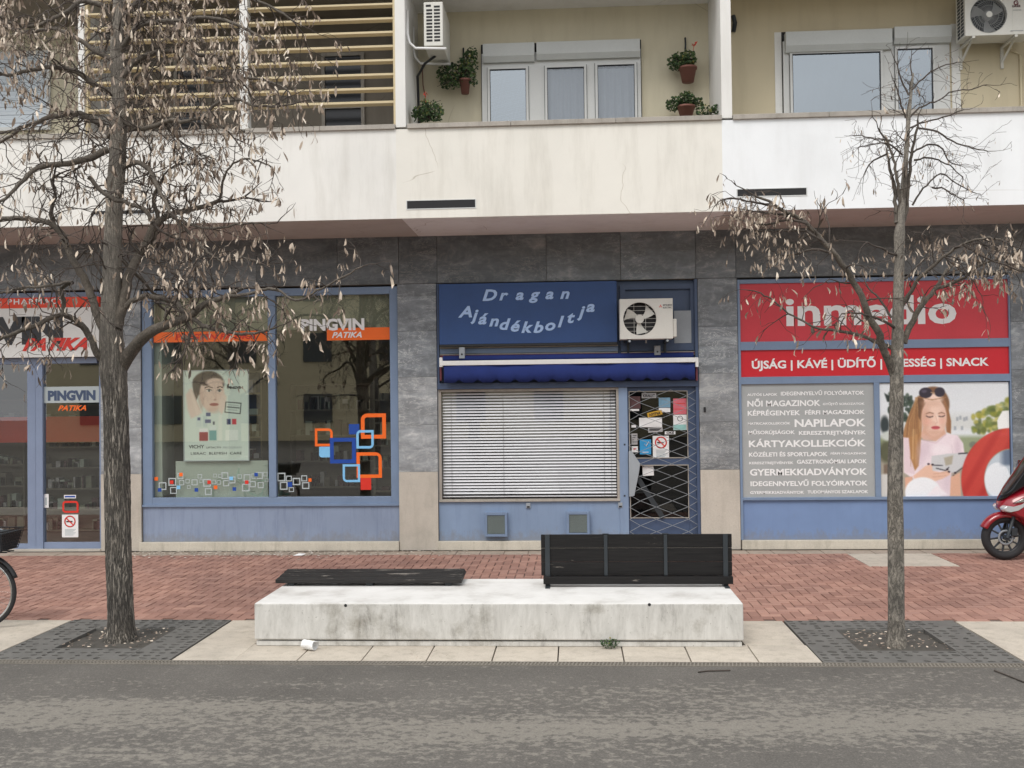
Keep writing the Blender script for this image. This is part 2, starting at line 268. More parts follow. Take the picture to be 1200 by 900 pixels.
# ---------------------------------------------------------------- mesh helpers
class MB:
    def __init__(s): s.v=[]; s.f=[]; s.sm=[]
    def add(s,vs,fs,smooth=False):
        o=len(s.v); s.v+= [tuple(q) for q in vs]; s.f+=[tuple(i+o for i in f) for f in fs]; s.sm+=[smooth]*len(fs); return s
    def box(s,x0,x1,y0,y1,z0,z1):
        if x0>x1:x0,x1=x1,x0
        if y0>y1:y0,y1=y1,y0
        if z0>z1:z0,z1=z1,z0
        return s.add([(x0,y0,z0),(x1,y0,z0),(x1,y1,z0),(x0,y1,z0),(x0,y0,z1),(x1,y0,z1),(x1,y1,z1),(x0,y1,z1)],[(0,3,2,1),(4,5,6,7),(0,1,5,4),(1,2,6,5),(2,3,7,6),(3,0,4,7)])
    def quad(s,a,b,c,d): return s.add([a,b,c,d],[(0,1,2,3)])
    def prism(s,poly,y0,y1):       # poly of (x,z), extruded from y0 to y1
        n=len(poly); area=sum(poly[i][0]*poly[(i+1)%n][1]-poly[(i+1)%n][0]*poly[i][1] for i in range(n))
        if area<0: poly=poly[::-1]
        if y0>y1:y0,y1=y1,y0
        v=[(x,y0,z) for x,z in poly]+[(x,y1,z) for x,z in poly]
        return s.add(v,[tuple(range(n)),tuple(range(2*n-1,n-1,-1))]+[((i+1)%n,i,i+n,(i+1)%n+n) for i in range(n)])
    def tube(s,pts,r,n=8,caps=True,smooth=True,wob=0):
        pts=[Vector(p) for p in pts]; k=len(pts)
        if not hasattr(r,'__len__'): r=[r]*k
        vs=[]; ref=None
        for i,p in enumerate(pts):
            d=(pts[min(i+1,k-1)]-pts[max(i-1,0)]);
            d=d.normalized() if d.length>1e-9 else Vector((0,0,1))
            if ref is None: ref=d.orthogonal().normalized()
            a=ref-d*ref.dot(d); a=a.normalized() if a.length>1e-6 else d.orthogonal().normalized(); b=d.cross(a); ref=a
            for j in range(n):
                t=2*PI*j/n; rr=r[i]*(1+(random.uniform(-wob,wob) if wob else 0)); vs.append(p+a*(math.cos(t)*rr)+b*(math.sin(t)*rr))
        fs=[(i*n+j,i*n+(j+1)%n,(i+1)*n+(j+1)%n,(i+1)*n+j) for i in range(k-1) for j in range(n)]
        s.add(vs,fs,smooth)
        if caps and n>3: s.add([],[]); o=len(s.v)-len(vs); s.f+=[tuple(o+j for j in range(n)),tuple(o+(k-1)*n+j for j in range(n-1,-1,-1))]; s.sm+=[False,False]
        return s
    def disc(s,cx,cy,cz,r,n=24,axis='y',h=0.0,r2=None):
        r2=r if r2 is None else r2; v=[]
        for hh,rr in ((-h/2,r),(h/2,r2)):
            for j in range(n):
                t=2*PI*j/n; a,b=math.cos(t)*rr,math.sin(t)*rr
                v.append({'y':(cx+a,cy+hh,cz+b),'z':(cx+a,cy+b,cz+hh),'x':(cx+hh,cy+a,cz+b)}[axis])
        if h==0: return s.add(v[:n],[tuple(range(n))])
        return s.add(v,[tuple(range(n)),tuple(range(2*n-1,n-1,-1))]+[((j+1)%n,j,j+n,(j+1)%n+n) for j in range(n)])
    def torus(s,cx,cy,cz,R_,r,n=36,m=8,ry=None,a0=0,a1=2*PI):
        full=abs(a1-a0-2*PI)<1e-6; k=n if full else n+1; v=[]; ry=ry or r
        for i in range(k):
            t=a0+(a1-a0)*i/n
            for j in range(m):
                u=2*PI*j/m; q=R_+r*math.cos(u); v.append((cx+q*math.cos(t),cy+ry*math.sin(u),cz+q*math.sin(t)))
        f=[(i*m+j,i*m+(j+1)%m,((i+1)%k)*m+(j+1)%m,((i+1)%k)*m+j) for i in range(n) for j in range(m)]
        return s.add(v,f,True)
    def lathe(s,cx,cy,prof,n=20):
        v=[(cx+r*math.cos(2*PI*j/n),cy+r*math.sin(2*PI*j/n),z) for r,z in prof for j in range(n)]
        return s.add(v,[(i*n+j,i*n+(j+1)%n,(i+1)*n+(j+1)%n,(i+1)*n+j) for i in range(len(prof)-1) for j in range(n)],True)
    def puff(s,poly,yc,hw,ins=.12,lay=4):      # side outline inflated to a rounded body
        n=len(poly); cx=sum(p[0] for p in poly)/n; cz=sum(p[1] for p in poly)/n; v=[]; ts=[-1+2*i/(2*lay) for i in range(2*lay+1)]
        for t in ts:
            k=1-ins*(abs(t)**2.5)*1.6; v+=[(cx+(x-cx)*k,yc+hw*t,cz+(z-cz)*k) for x,z in poly]
        m=len(ts); f=[(i*n+j,i*n+(j+1)%n,(i+1)*n+(j+1)%n,(i+1)*n+j) for i in range(m-1) for j in range(n)]
        s.add(v,f,True); o=len(s.v)-len(v); s.f+=[tuple(o+j for j in range(n-1,-1,-1)),tuple(o+(m-1)*n+j for j in range(n))]; s.sm+=[False,False]; return s
    def frame(s,x0,x1,z0,z1,t,y0,y1,tb=None,tt=None):   # rectangular frame of four bars, butted
        tb=t if tb is None else tb; tt=t if tt is None else tt
        s.box(x0,x0+t,y0,y1,z0,z1); s.box(x1-t,x1,y0,y1,z0,z1); s.box(x0+t,x1-t,y0,y1,z0,z0+tb); s.box(x0+t,x1-t,y0,y1,z1-tt,z1); return s
    def build(s,name,mat,parent=None,bevel=0,shade=None,fixn=False):
        me=bpy.data.meshes.new(name); off=Vector((0,0,0))
        if parent is not None: off=ROOT.get(parent.name,Vector((0,0,0)))
        me.from_pydata([(a-off.x,b-off.y,c-off.z) for a,b,c in s.v],[],s.f)
        me.polygons.foreach_set('use_smooth',s.sm); me.materials.append(MT[mat] if isinstance(mat,str) else mat)
        o=bpy.data.objects.new(name,me); COL.objects.link(o)
        if parent is not None: o.parent=parent; ROOT[o.name]=off
        else: ROOT[o.name]=off
        if bevel:
            b=o.modifiers.new('bevel','BEVEL'); b.width=bevel; b.segments=2; b.limit_method='ANGLE'
        me.update(); return o
ROOT={}
def tag(o,label=None,cat=None,group=None,kind=None):
    if label:o['label']=label
    if cat:o['category']=cat
    if group:o['group']=group
    if kind:o['kind']=kind
    return o
def thing(name,label,cat,loc=(0,0,0),group=None):
    o=bpy.data.objects.new(name,None); COL.objects.link(o); o.location=loc; ROOT[o.name]=Vector(loc); o.empty_display_size=.1
    return tag(o,label,cat,group)
def struct(o): o['kind']='structure'; return o
def box(name,mat,parent,x0,x1,y0,y1,z0,z1,bevel=0): return MB().box(x0,x1,y0,y1,z0,z1).build(name,mat,parent,bevel)
_fc={}
def textmesh(t,shear=0,bold=0,space=1):
    cu=bpy.data.curves.new('t','FONT'); cu.body=t; cu.size=1; cu.shear=shear; cu.offset=bold; cu.resolution_u=3; cu.space_character=space
    o=bpy.data.objects.new('t',cu); COL.objects.link(o); bpy.context.view_layer.update()
    me=bpy.data.meshes.new_from_object(o.evaluated_get(bpy.context.evaluated_depsgraph_get())); v=[tuple(q.co) for q in me.vertices]; f=[tuple(p.vertices) for p in me.polygons]
    bpy.data.objects.remove(o); bpy.data.curves.remove(cu); bpy.data.meshes.remove(me); return v,f
def caph(bold=0):
    if bold not in _fc: v,f=textmesh('H',0,bold); _fc[bold]=max(q[1] for q in v)
    return _fc[bold]
def text(t,x0,x1,z,cap,Y,mat,parent,shear=0,bold=0.02,name='lettering',slope=0,space=1,refcap=None,yaw=0,fill=False):
    v,f=textmesh(t,shear,bold,space); a=min(q[0] for q in v); b=max(q[0] for q in v); h=refcap or caph(bold)
    sx=(x1-x0)/(b-a); sz=cap/h
    mb=MB(); mb.add([(x0+(q[0]-a)*sx,Y,z+q[1]*sz+slope*(q[0]-a)*sx) for q in v],f); return mb.build(name,mat,parent)
def tpx(t,px0,px1,pyb,pcap,Y,mat,parent,**k):      # text given by its place in the photo
    xm=(px0+px1)/2; x0,x1=X(px0,pyb,Y),X(px1,pyb,Y); z=Z(xm,pyb,Y); return text(t,x0,x1,z,Z(xm,pyb-pcap,Y)-z,Y,mat,parent,**k)
def rbox(name,mat,parent,px0,py0,px1,py1,Y,depth,bevel=0):
    x0,x1,z0,z1=RC(px0,py0,px1,py1,Y); return box(name,mat,parent,x0,x1,Y,Y+depth,z0,z1,bevel)
# ================================================================ SETTING: ground
GX0,GX1=-13.0,12.0
ground=struct(box('ground','asphalt',None,-150,150,-150,150,-.60,-.25))
road=struct(MB().quad((-60,-70,-.004),(60,-70,-.004),(60,-6.26,-.004),(-60,-6.26,-.004)).build('road','asphalt'))
# dark crack lines near the drain
pav=struct(MB().box(GX0,GX1,-4.575,.0,-.05,-.012).box(GX0,GX1,-6.139,-4.577,-.2,-.15).build('pavement','joint'))
GR=[(-4.93,-3.35),(1.94,3.50)]; GY0,GY1=-6.13,-4.58      # two tree grates
BLK=(-2.79,1.40,-5.65,-4.44)
# paving slabs along the kerb (own objects)
def slab(x0,x1,y0,y1,name='slab',mat='slab',top=0.0):
    z=top+random.uniform(-.002,.002); return box(name,mat,pav,x0+.005,x1-.005,y0+.005,y1-.005,-.045,z,.004)
def slabrow(xa,xb,ys,x_off=0,wd=.53):
    n=max(1,round((xb-xa)/wd))
    for i in range(n):
        for a,b in zip(ys[:-1],ys[1:]): slab(xa+(xb-xa)*i/n,xa+(xb-xa)*(i+1)/n,a,b)
for i in range(8): slab(-4.94-1.05*(i+1),-4.94-1.05*i,-6.13,-4.60)
slabrow(-3.34,-2.81,[-6.13,-5.07,-4.60])
xs=[-3.34,-2.82]+[-2.29+.533*i for i in range(8)]+[1.94]
for a,b in zip(xs[1:-1],xs[2:]): slab(a,b,-6.13,-5.56)
slab(1.42,1.93,-5.56,-4.60)
for i in range(7): 
    slab(3.51+1.0*i,3.51+1.0*(i+1),-6.13,-4.95); slab(3.51+1.0*i,3.51+1.0*(i+1),-4.95,-4.60)
# edge tiles by the facade
for i in range(int((GX1-GX0)/.333)):
    a=GX0+.02+i*.333; slab(a,a+.333,-.40,-.075,'tile','tile',-.001)
cs=(3.62,4.72,-1.45,-.42); slab(*cs,name='slab')
# herringbone bricks
bricks=[]
W=.104; x_=0
for i in range(int((GX1-GX0)/W)):
    for j in range(int(4.2/W)+1):
        k=(i-j)%4; x0=GX0+i*W; y0=-4.60+j*W
        if k==0: bricks.append((x0,x0+2*W,y0,y0+W))
        elif k==3: bricks.append((x0,x0+W,y0,y0+2*W))
def clipb(b):
    x0,x1,y0,y1=b; y0=max(y0,-4.595); y1=min(y1,-.405)
    if y1-y0<.03: return None
    if x1>cs[0] and x0<cs[1] and y1>cs[2]:
        if x0<cs[0]-.02: x1=cs[0]
        elif x1>cs[1]+.02: x0=cs[1]
        elif y0<cs[2]-.02: y1=cs[2]
        else: return None
    return (x0,x1,y0,y1)
bricks=[b for b in map(clipb,bricks) if b]
bricks=[b for b in bricks if not(b[0]>BLK[0]+.02 and b[1]<BLK[1]-.02 and b[3]<BLK[3])]
def score(b):
    cx,cy=(b[0]+b[1])/2,(b[2]+b[3])/2; d=cy+DIST; vis=(-5.6 < (cx-.06*0)*1 <4.9) and abs(cx+.06*d)/d<.5
    return (0 if vis else 10)+d
bricks.sort(key=score)
meshes={}
stuff=MB()
for n,b in enumerate(bricks):
    x0,x1,y0,y1=b; g=.0035; z=random.uniform(-.0025,.0015)
    if n<300:
        key=(round(x1-x0,3),round(y1-y0,3))
        if key not in meshes:
            hx,hy=key[0]/2-g,key[1]/2-g; c=.004
            mb=MB(); mb.add([(-hx,-hy,-.04),(hx,-hy,-.04),(hx,hy,-.04),(-hx,hy,-.04),(-hx,-hy,-c),(hx,-hy,-c),(hx,hy,-c),(-hx,hy,-c),(-hx+c,-hy+c,0),(hx-c,-hy+c,0),(hx-c,hy-c,0),(-hx+c,hy-c,0)],
               [(0,1,5,4),(1,2,6,5),(2,3,7,6),(3,0,4,7),(4,5,9,8),(5,6,10,9),(6,7,11,10),(7,4,8,11),(8,9,10,11)])
            o=mb.build('brick','brick1',pav); meshes[key]=o.data
        else:
            o=bpy.data.objects.new('brick',meshes[key]); COL.objects.link(o); o.parent=pav
        o.location=((x0+x1)/2,(y0+y1)/2,z)
    else:
        x0+=g;x1-=g;y0+=g;y1-=g; c=.004
        stuff.add([(x0,y0,-.02),(x1,y0,-.02),(x1,y1,-.02),(x0,y1,-.02),(x0+c,y0+c,z),(x1-c,y0+c,z),(x1-c,y1-c,z),(x0+c,y1-c,z)],[(0,1,5,4),(1,2,6,5),(2,3,7,6),(3,0,4,7),(4,5,6,7)])
tag(stuff.build('bricks','brick',pav),kind='stuff')
# drain channel along the kerb
dr=thing('drain_channel','long narrow slotted metal drain running along the kerb line','drain',(0,-6.2,0))
mb=MB(); mb.box(GX0,GX1,-6.255,-6.243,-.06,.002); mb.box(GX0,GX1,-6.152,-6.140,-.06,.002); mb.box(GX0,GX1,-6.203,-6.194,-.03,.001); mb.build('frame','channel',dr)
box('trough','dark_inside',dr,GX0,GX1,-6.243,-6.152,-.08,-.045)
mb=MB(); x=-6.5
while x<5.5:
    mb.add([(x,-6.243,-.02),(x+.011,-6.243,-.02),(x+.025,-6.152,-.02),(x+.014,-6.152,-.02),(x,-6.243,0),(x+.011,-6.243,0),(x+.025,-6.152,0),(x+.014,-6.152,0)],[(4,5,6,7),(0,1,5,4),(2,3,7,6),(1,2,6,5),(3,0,4,7)]); x+=.030
tag(mb.build('bars','channel',dr),kind='stuff')
# tree grates with real holes
def grate(x0,x1,y0,y1,label,seed):
    rr=random.Random(seed); t=thing('tree_grate',label,'tree grate',((x0+x1)/2,(y0+y1)/2,0),'cast iron grates round the street trees')
    cx,cy=(x0+x1)/2,(y0+y1)/2; h=.39; g=.005
    def seg(a,b,c,d):
        mb=MB(); nx=max(1,round((b-a)/.098)); ny=max(1,round((d-c)/.098)); N=12
        for i in range(nx):
            for j in range(ny):
                u0,u1=a+(b-a)*i/nx,a+(b-a)*(i+1)/nx; v0,v1=c+(d-c)*j/ny,c+(d-c)*(j+1)/ny; mx_,my=(u0+u1)/2,(v0+v1)/2
                if rr.random()<.22: mb.quad((u0,v0,0),(u1,v0,0),(u1,v1,0),(u0,v1,0)); continue
                ra,rb=(u1-u0)*rr.uniform(.20,.45),(v1-v0)*rr.uniform(.16,.38); ang=rr.uniform(-.5,.5); ox,oy=rr.uniform(-.06,.06)*(u1-u0),rr.uniform(-.1,.1)*(v1-v0)
                out=[];inn=[]
                for k in range(N):
                    th=2*PI*(k+.5)/N; cc,ss=math.cos(th),math.sin(th); q=1/max(abs(cc),abs(ss)); out.append((mx_+cc*q*(u1-u0)/2,my+ss*q*(v1-v0)/2,0))
                    ex,ey=ra*cc,rb*ss; inn.append((mx_+ox+ex*math.cos(ang)-ey*math.sin(ang),my+oy+ex*math.sin(ang)+ey*math.cos(ang),0))
                # square corners
                corners=[(u1,v1,0),(u0,v1,0),(u0,v0,0),(u1,v0,0)]
                vv=out+inn+[(p[0],p[1],-.03) for p in inn]+corners
                ff=[(k,(k+1)%N,N+(k+1)%N,N+k) for k in range(N)]+[(N+k,N+(k+1)%N,2*N+(k+1)%N,2*N+k) for k in range(N)]
                ff+=[(1,36,0+1,1)][:0]+[(1,0,36)][:0]
                for ci,k in ((0,1),(1,4),(2,7),(3,10)): ff.append((k,3*N+ci,(k+1)%N) if False else ((k)%N,3*N+ci,(k+1)%N))
                mb.add(vv,ff)
        # rim skirt
        for (p,q) in (((a,c),(b,c)),((b,c),(b,d)),((b,d),(a,d)),((a,d),(a,c))): mb.quad((p[0],p[1],-.05),(q[0],q[1],-.05),(q[0],q[1],0),(p[0],p[1],0))
        mb.build('plate','iron',t)
    seg(x0+g,cx+h-.002,y0+g,cy-h); seg(cx+h+.004,x1-g,y0+g,y1-g); seg(x0+g,cx-h,cy-h+.004,cy+h-.004); seg(x0+g,cx+h-.002,cy+h,y1-g)
    box('pit','dark_inside',t,x0+.002,x1-.002,y0+.002,y1-.002,-.148,-.12)
    mb=MB(); n=14
    vv=[(cx-h+2*h*i/n,cy-h+2*h*j/n,-.034+.012*rr.random()+.028*math.exp(-(((i/n-.5)**2+(j/n-.5)**2)*18))) for j in range(n+1) for i in range(n+1)]
    mb.add(vv,[(j*(n+1)+i,j*(n+1)+i+1,(j+1)*(n+1)+i+1,(j+1)*(n+1)+i) for j in range(n) for i in range(n)],True)
    mb.build('soil','soil',t)
    mb=MB()
    for k in range(150):
        a,b=cx+rr.uniform(-h,h)*.95,cy+rr.uniform(-h,h)*.95; s_=rr.uniform(.006,.02); th=rr.uniform(0,6); z=.004+.025*math.exp(-(((a-cx)/(2*h))**2+((b-cy)/(2*h))**2)*18)
        mb.add([(a+s_*math.cos(th+u),b+s_*math.sin(th+u)*.6,z+rr.uniform(-.004,.01)) for u in (0,1.7,3.2,4.6)],[(0,1,2,3)])
    tag(mb.build('litter_leaves','dry_leaf',t),kind='stuff')
grate(GR[0][0],GR[0][1],GY0,GY1,'square perforated iron grate round the thicker tree trunk on the left',1)
grate(GR[1][0],GR[1][1],GY0,GY1,'square perforated iron grate round the slim tree trunk on the right',2)
# flakes of paint along the left plinth
mb=MB(); rr=random.Random(4)
for k in range(900):
    a=rr.uniform(-6.3,-3.1) if rr.random()<.85 else rr.uniform(-3.1,-1.5); b=-.06-abs(rr.gauss(0,.28)); s_=rr.uniform(.006,.024); th=rr.uniform(0,6)
    mb.add([(a+s_*math.cos(th+u),b+s_*math.sin(th+u),.004+rr.random()*.006) for u in (0,1.7,3.2,4.6)],[(0,1,2,3)])
tag(mb.build('paint_flakes','debris'),'scatter of pale paint flakes at the foot of the pharmacy window plinth','debris',kind='stuff')
# twigs on the road by the drain
for lab,pts in (('thin dark twig lying on the asphalt just below the drain, middle right',[(818,788),(830,786.5),(856,786)]),('bent thin crack filler strip on the asphalt at the far right edge',[(1165,786),(1178,791),(1200,800)])):
    q=[(*G(a,b),.003) for a,b in pts]; tag(MB().tube(q,.006,5).build('twig','twig'),lab,'twig')
# ================================================================ BUILDING
B=thing('apartment_building','cream apartment block with loggias above a grey marble shopfront row','building')
def bp(name,mat,x0,x1,y0,y1,z0,z1,bevel=0): return box(name,mat,B,x0,x1,y0,y1,z0,z1,bevel)
SOF=4.45
PX={'A0':X(118,480),'A1':X(165.3,480),'B0':X(466.8,480),'B1':X(512.5,480),'C0':X(819.5,480),'C1':X(865.8,480),'D0':X(1186,480),'D1':X(1186,480)+.6}
zs_=[0.0,Z(490,553),Z(490,498),Z(490,442),Z(490,388),Z(660,329.5)]
ZH=zs_[-1]
# structural wall cores behind the cladding
for a,b in (('A0','A1'),('B0','B1'),('C0','C1'),('D0','D1')):
    bp('wall','dim_wall',PX[a]+.01,PX[b]-.01,.03,.6,0,ZH)
bp('wall','dim_wall',GX0,GX1,.03,.6,ZH,SOF)
rr=random.Random(3)
def cladcol(x0,x1,mats):
    g=.0016
    for i in range(5):
        m=mats[i]; bp('stone_slab' if i==0 else 'marble_slab',m,x0+g,x1-g,(-.012 if i==0 else -.004)+rr.uniform(-.002,.002),.028,zs_[i]+g,zs_[i+1]-g,.002)
cladcol(PX['A0'],PX['A1'],['granite','marble_light','marble_light','marble_light','marble'])
cladcol(PX['B0'],PX['B1'],['granite','marble_light','marble_light','marble','marble'])
cladcol(PX['C0'],PX['C1'],['granite','marble_light','marble_light','marble','marble'])
cladcol(PX['D0'],PX['D1'],['granite','marble','marble','marble','marble'])
hx=[GX0]+[-11.2,-9.4,-7.9]+[X(p,300) for p in (20,118,210,300,395,467,512,640,727,815,862,975,1090,1187)]+[7.0,8.2,9.6,GX1]
for a,b in zip(hx[:-1],hx[1:]): bp('marble_slab','marble_shaded',a+.0025,b-.0025,-.004+rr.uniform(-.002,.002),.028,ZH+.004,SOF,.002)
# beyond the frame: plain cladding either side
for a,b in ((GX0,-11.0),(PX['D1']+.02,GX1)):
    n=max(1,round((b-a)/1.0))
    for i in range(n): 
        x0=a+(b-a)*i/n; x1=a+(b-a)*(i+1)/n
        bp('marble_slab','marble',x0+.002,x1-.002,-.004,.028,.9,ZH,.002); bp('stone_slab','granite',x0+.002,x1-.002,-.012,.028,0,.895,.002)
    bp('wall','dim_wall',a,b,.03,.6,0,ZH)
# floor slab above the shops and soffits painted in three tones
xs1=X(471,262,-1.42); xs2=X(850,250,-1.42)
for a,b,m in ((GX0,xs1,'soffit_brown'),(xs1,xs2,'soffit_grey'),(xs2,GX1,'soffit_brown')): bp('soffit',m,a,b,-1.405,-.006,SOF-.004,SOF+.05)
bp('floor_slab','dim_wall',GX0,GX1,-1.30,5,SOF+.05,SOF+.25)
ZP=5.655
PY0=-1.42
F0,F1=-2.24,-2.11; F2,F3=1.90,2.03
def parapet(a,b,m): bp('parapet',m,a,b,PY0,PY0+.14,SOF-.0,ZP-.055)
parapet(GX0,F0,'plaster_left'); parapet(F0,F2,'plaster_mid'); parapet(F2,GX1,'plaster_right')
def coping(a,b,ns):
    for i in range(ns): bp('coping_slab','coping',a+(b-a)*i/ns+.002,a+(b-a)*(i+1)/ns-.002,PY0-.035,PY0+.16,ZP-.055,ZP+.005+rr.uniform(-.002,.002),.004)
coping(-6.3,-4.3,2); coping(-4.2,F0-.005,2); coping(F1+.02,F2-.0,3); coping(F3+.005,5.6,3); coping(5.6,GX1,4); coping(GX0,-6.45,5)
TOP=8.1; BW=-.30
fins=[(F0,F1),(F2,F3)]
for a,b in fins: bp('party_wall','fin',a,b,PY0-.01,BW,ZP-.03,TOP)
xcol0=X(92,80,PY0); bp('party_wall','fin',xcol0-.0,xcol0+.075,PY0-.01,BW,ZP-.06,TOP)
bp('party_wall','fin',6.4,6.53,PY0-.01,BW,ZP-.03,TOP)
bp('back_wall','dim_wall',xcol0+.07,F0,BW,BW+.1,SOF+.25,TOP); bp('back_wall','cream_wall',F1,F2,BW,BW+.1,SOF+.25,TOP); bp('back_wall','cream_wall2',F3,GX1,BW,BW+.1,SOF+.25,TOP); bp('back_wall','cream_wall',GX0,xcol0,BW,BW+.1,SOF+.25,TOP)  # left loggia wall: shade of the loggia put into its dark colour
CEI=Z(600,12,BW)
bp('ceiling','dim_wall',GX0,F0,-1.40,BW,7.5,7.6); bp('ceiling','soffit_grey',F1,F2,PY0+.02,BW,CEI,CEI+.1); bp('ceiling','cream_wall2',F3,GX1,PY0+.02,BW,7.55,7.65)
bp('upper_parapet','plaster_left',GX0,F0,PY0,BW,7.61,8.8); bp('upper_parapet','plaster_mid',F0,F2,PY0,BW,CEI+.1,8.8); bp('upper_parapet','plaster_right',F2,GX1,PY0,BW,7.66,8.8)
bp('upper_wall','cream_wall',GX0,GX1,BW-.1,5,8.8,11.5); bp('body_wall','cream_wall',GX0,GX1,4.9,5.0,0,8.8)
for a,b in ((GX0-.1,GX0),(GX1,GX1+.1)): bp('side_wall','plaster_mid',a,b,-1.3,5,0,11.5)
# ventilation slots in the parapets
for (a,b,c,d) in ((476,234,558,245),(863,220.5,946,230.5),(107,246,182,252)):
    x0,x1,z0,z1=RC(a,b,c,d,PY0); f=MB().frame(x0,x1,z0,z1,.012,PY0-.006,PY0+.03,.012,.008); f=f.build('vent_slot','pvc',B); box('recess','dark_inside',f,x0+.012,x1-.012,PY0-.003,PY0+.02,z0+.012,z1-.008)
# ---- windows of the flats
def curtain(x0,x1,z0,z1,y,label,amp=.02,per=.09):
    mb=MB(); n=int((x1-x0)/.012); v=[]
    for i in range(n+1):
        x=x0+(x1-x0)*i/n; a=amp*math.sin(2*PI*x/per+1.3*math.sin(x*9))
        v+=[(x,y+a,z0),(x,y+a*.8,(z0+z1)/2),(x,y+a*.5,z1)]
    mb.add(v,[(i*3+k,(i+1)*3+k,(i+1)*3+k+1,i*3+k+1) for i in range(n) for k in range(2)],True); return tag(mb.build('curtain','curtain'),label,'curtain')
def window(px0,py0,px1,py1,frame_mat='pvc',fr=.05,Y=BW-.03,dz=.12,glassm='glass_upper',depth=.06):
    x0,x1,z0,z1=RC(px0,py0,px1,py1,Y); z0-=dz; return x0,x1,z0,z1
def pane_in(w,x0,x1,z0,z1,y,m='glass_upper',name='pane'): return MB().quad((x0,y,z0),(x1,y,z0),(x1,y,z1),(x0,y,z1)).build(name,m,w)
def uwin(frames,outer,boxes,glassm='glass_upper'):
    Y=BW-.05
    X0,X1,Z0,Z1=RC(*outer,Y); Z0-=.25
    mb=MB(); gl=[]
    xs=sorted(RC(*g,Y)[:2] for g in frames); ztop=[RC(*g,Y)[3] for g in frames]; zb=Z0+.06
    cur=X0
    for (a,b),zt in zip(xs,ztop):
        mb.box(cur,a,Y,BW-.002,Z0,Z1-.12); mb.box(a,b,Y,BW-.002,zt,Z1-.12); mb.box(a,b,Y,BW-.002,Z0,zb)
        mb.frame(a-.004,b+.004,zb,zt,.034,Y-.03,Y-.0); cur=b; gl.append((a,b,zb,zt))
    mb.box(cur,X1,Y,BW-.002,Z0,Z1-.12)
    wobj=mb.build('window','pvc',B,0)
    for a,b,c,d in gl: pane_in(wobj,a+.03,b-.03,c+.03,d-.03,Y-.008,(glassm if a<X(630,100,Y) or a>X(800,100,Y) else 'glass_mid')); MB().frame(a+.028,b-.028,c+.03,d-.03,.006,Y-.034,Y-.010).build('gasket','black_plastic',wobj); MB().frame(a-.012,b+.012,c-.01,d+.008,.006,Y-.002,Y+.001).build('sash_gap','bench_metal',wobj)
    for bx in boxes:
        x0,x1,z0,z1=RC(*bx,Y); h=z1-z0
        MB().prism([(0,0)],0,0) if False else None
        m2=MB(); prof=[(Y-.09,z1),(Y-.09,z0+.3*h),(Y-.05,z0),(BW-.002,z0),(BW-.002,z1)]
        v=[(x0+.006,p[0],p[1]) for p in prof]+[(x1-.006,p[0],p[1]) for p in prof]; n=len(prof)
        m2.add(v,[tuple(range(n)),tuple(range(2*n-1,n-1,-1))]+[((i+1)%n,i,i+n,(i+1)%n+n) for i in range(n)]); m2.build('shutter_box','shutter_box',wobj)
    # dark outline of the reveal
    box('reveal','dark_inside',wobj,X0-.012,X1+.012,BW-.012,BW-.001,Z0,Z1+.02)
    return gl
# the mid-balcony window
gl=uwin([(572,79,619,139),(639,77,687,138),(698,74,746,136)],(564.7,50,751,139),[(566,53,627,74),(628.5,50,750,70)])
for k_,(a,b,c,d) in enumerate(gl): box('pane_backing','frame_blue' if k_==0 else 'dim_wall',B,a-.02,b+.02,BW-.012,BW-.004,c,d)  # thin plates right behind the panes, blue-grey for the left one
curtain(gl[1][0]+.02,gl[2][1]-.02,gl[1][2],gl[1][3]-.05,BW-.030,'light folded net curtain behind the double pane of the middle balcony window',.013,.12)
gl2=uwin([(926,60,1034,128),(1049,55,1095,124)],(918,35,1113,128),[(919,38,1044,61),(1045.5,33,1113,52)])
for (a,b,c,d) in gl2: box('pane_backing','panel_mid',B,a-.02,b+.02,BW-.012,BW-.004,c,d)  # thin blue-grey plates right behind the panes
x0,x1,z0,z1=RC(908,38,918,128,BW); bp('reveal_band','white_trim',x0,x1-.02,BW-.008,BW-.001,z0-.3,z1); x0,x1,z0,z1=RC(1114,28,1125,128,BW); bp('reveal_band','white_trim',x0+.01,x1,BW-.008,BW-.001,z0-.3,z1)
# dark windows behind the slatted screen
for r_ in ((377,62,427,143),(204,65,240,150)):
    x0,x1,z0,z1=RC(*r_,BW-.03); z0-=.2; wo=MB().frame(x0,x1,z0,z1,.045,BW-.05,BW-.002).build('window','coping',B); zz=Z(400,128,BW)
    box('rail','coping',wo,x0+.045,x1-.045,BW-.045,BW-.004,zz,zz+.07); pane_in(wo,x0+.045,x1-.045,z0+.045,z1-.045,BW-.02,'black_gloss')
# far-left balcony window with lowered roller shutter
x0,x1,z0,z1=RC(-60,62,60,138,BW); wo=MB().frame(x0,x1,z0-.2,z1,.05,BW-.05,BW-.002).build('window','pvc',B)
n=18
for i in range(n): a=z0-.15+(z1-.05-z0+.15)*i/n; box('slat','roller',wo,x0+.05,x1-.05,BW-.035-.006*(i%2),BW-.01,a+.002,a+(z1-.05-z0+.15)/n-.002)
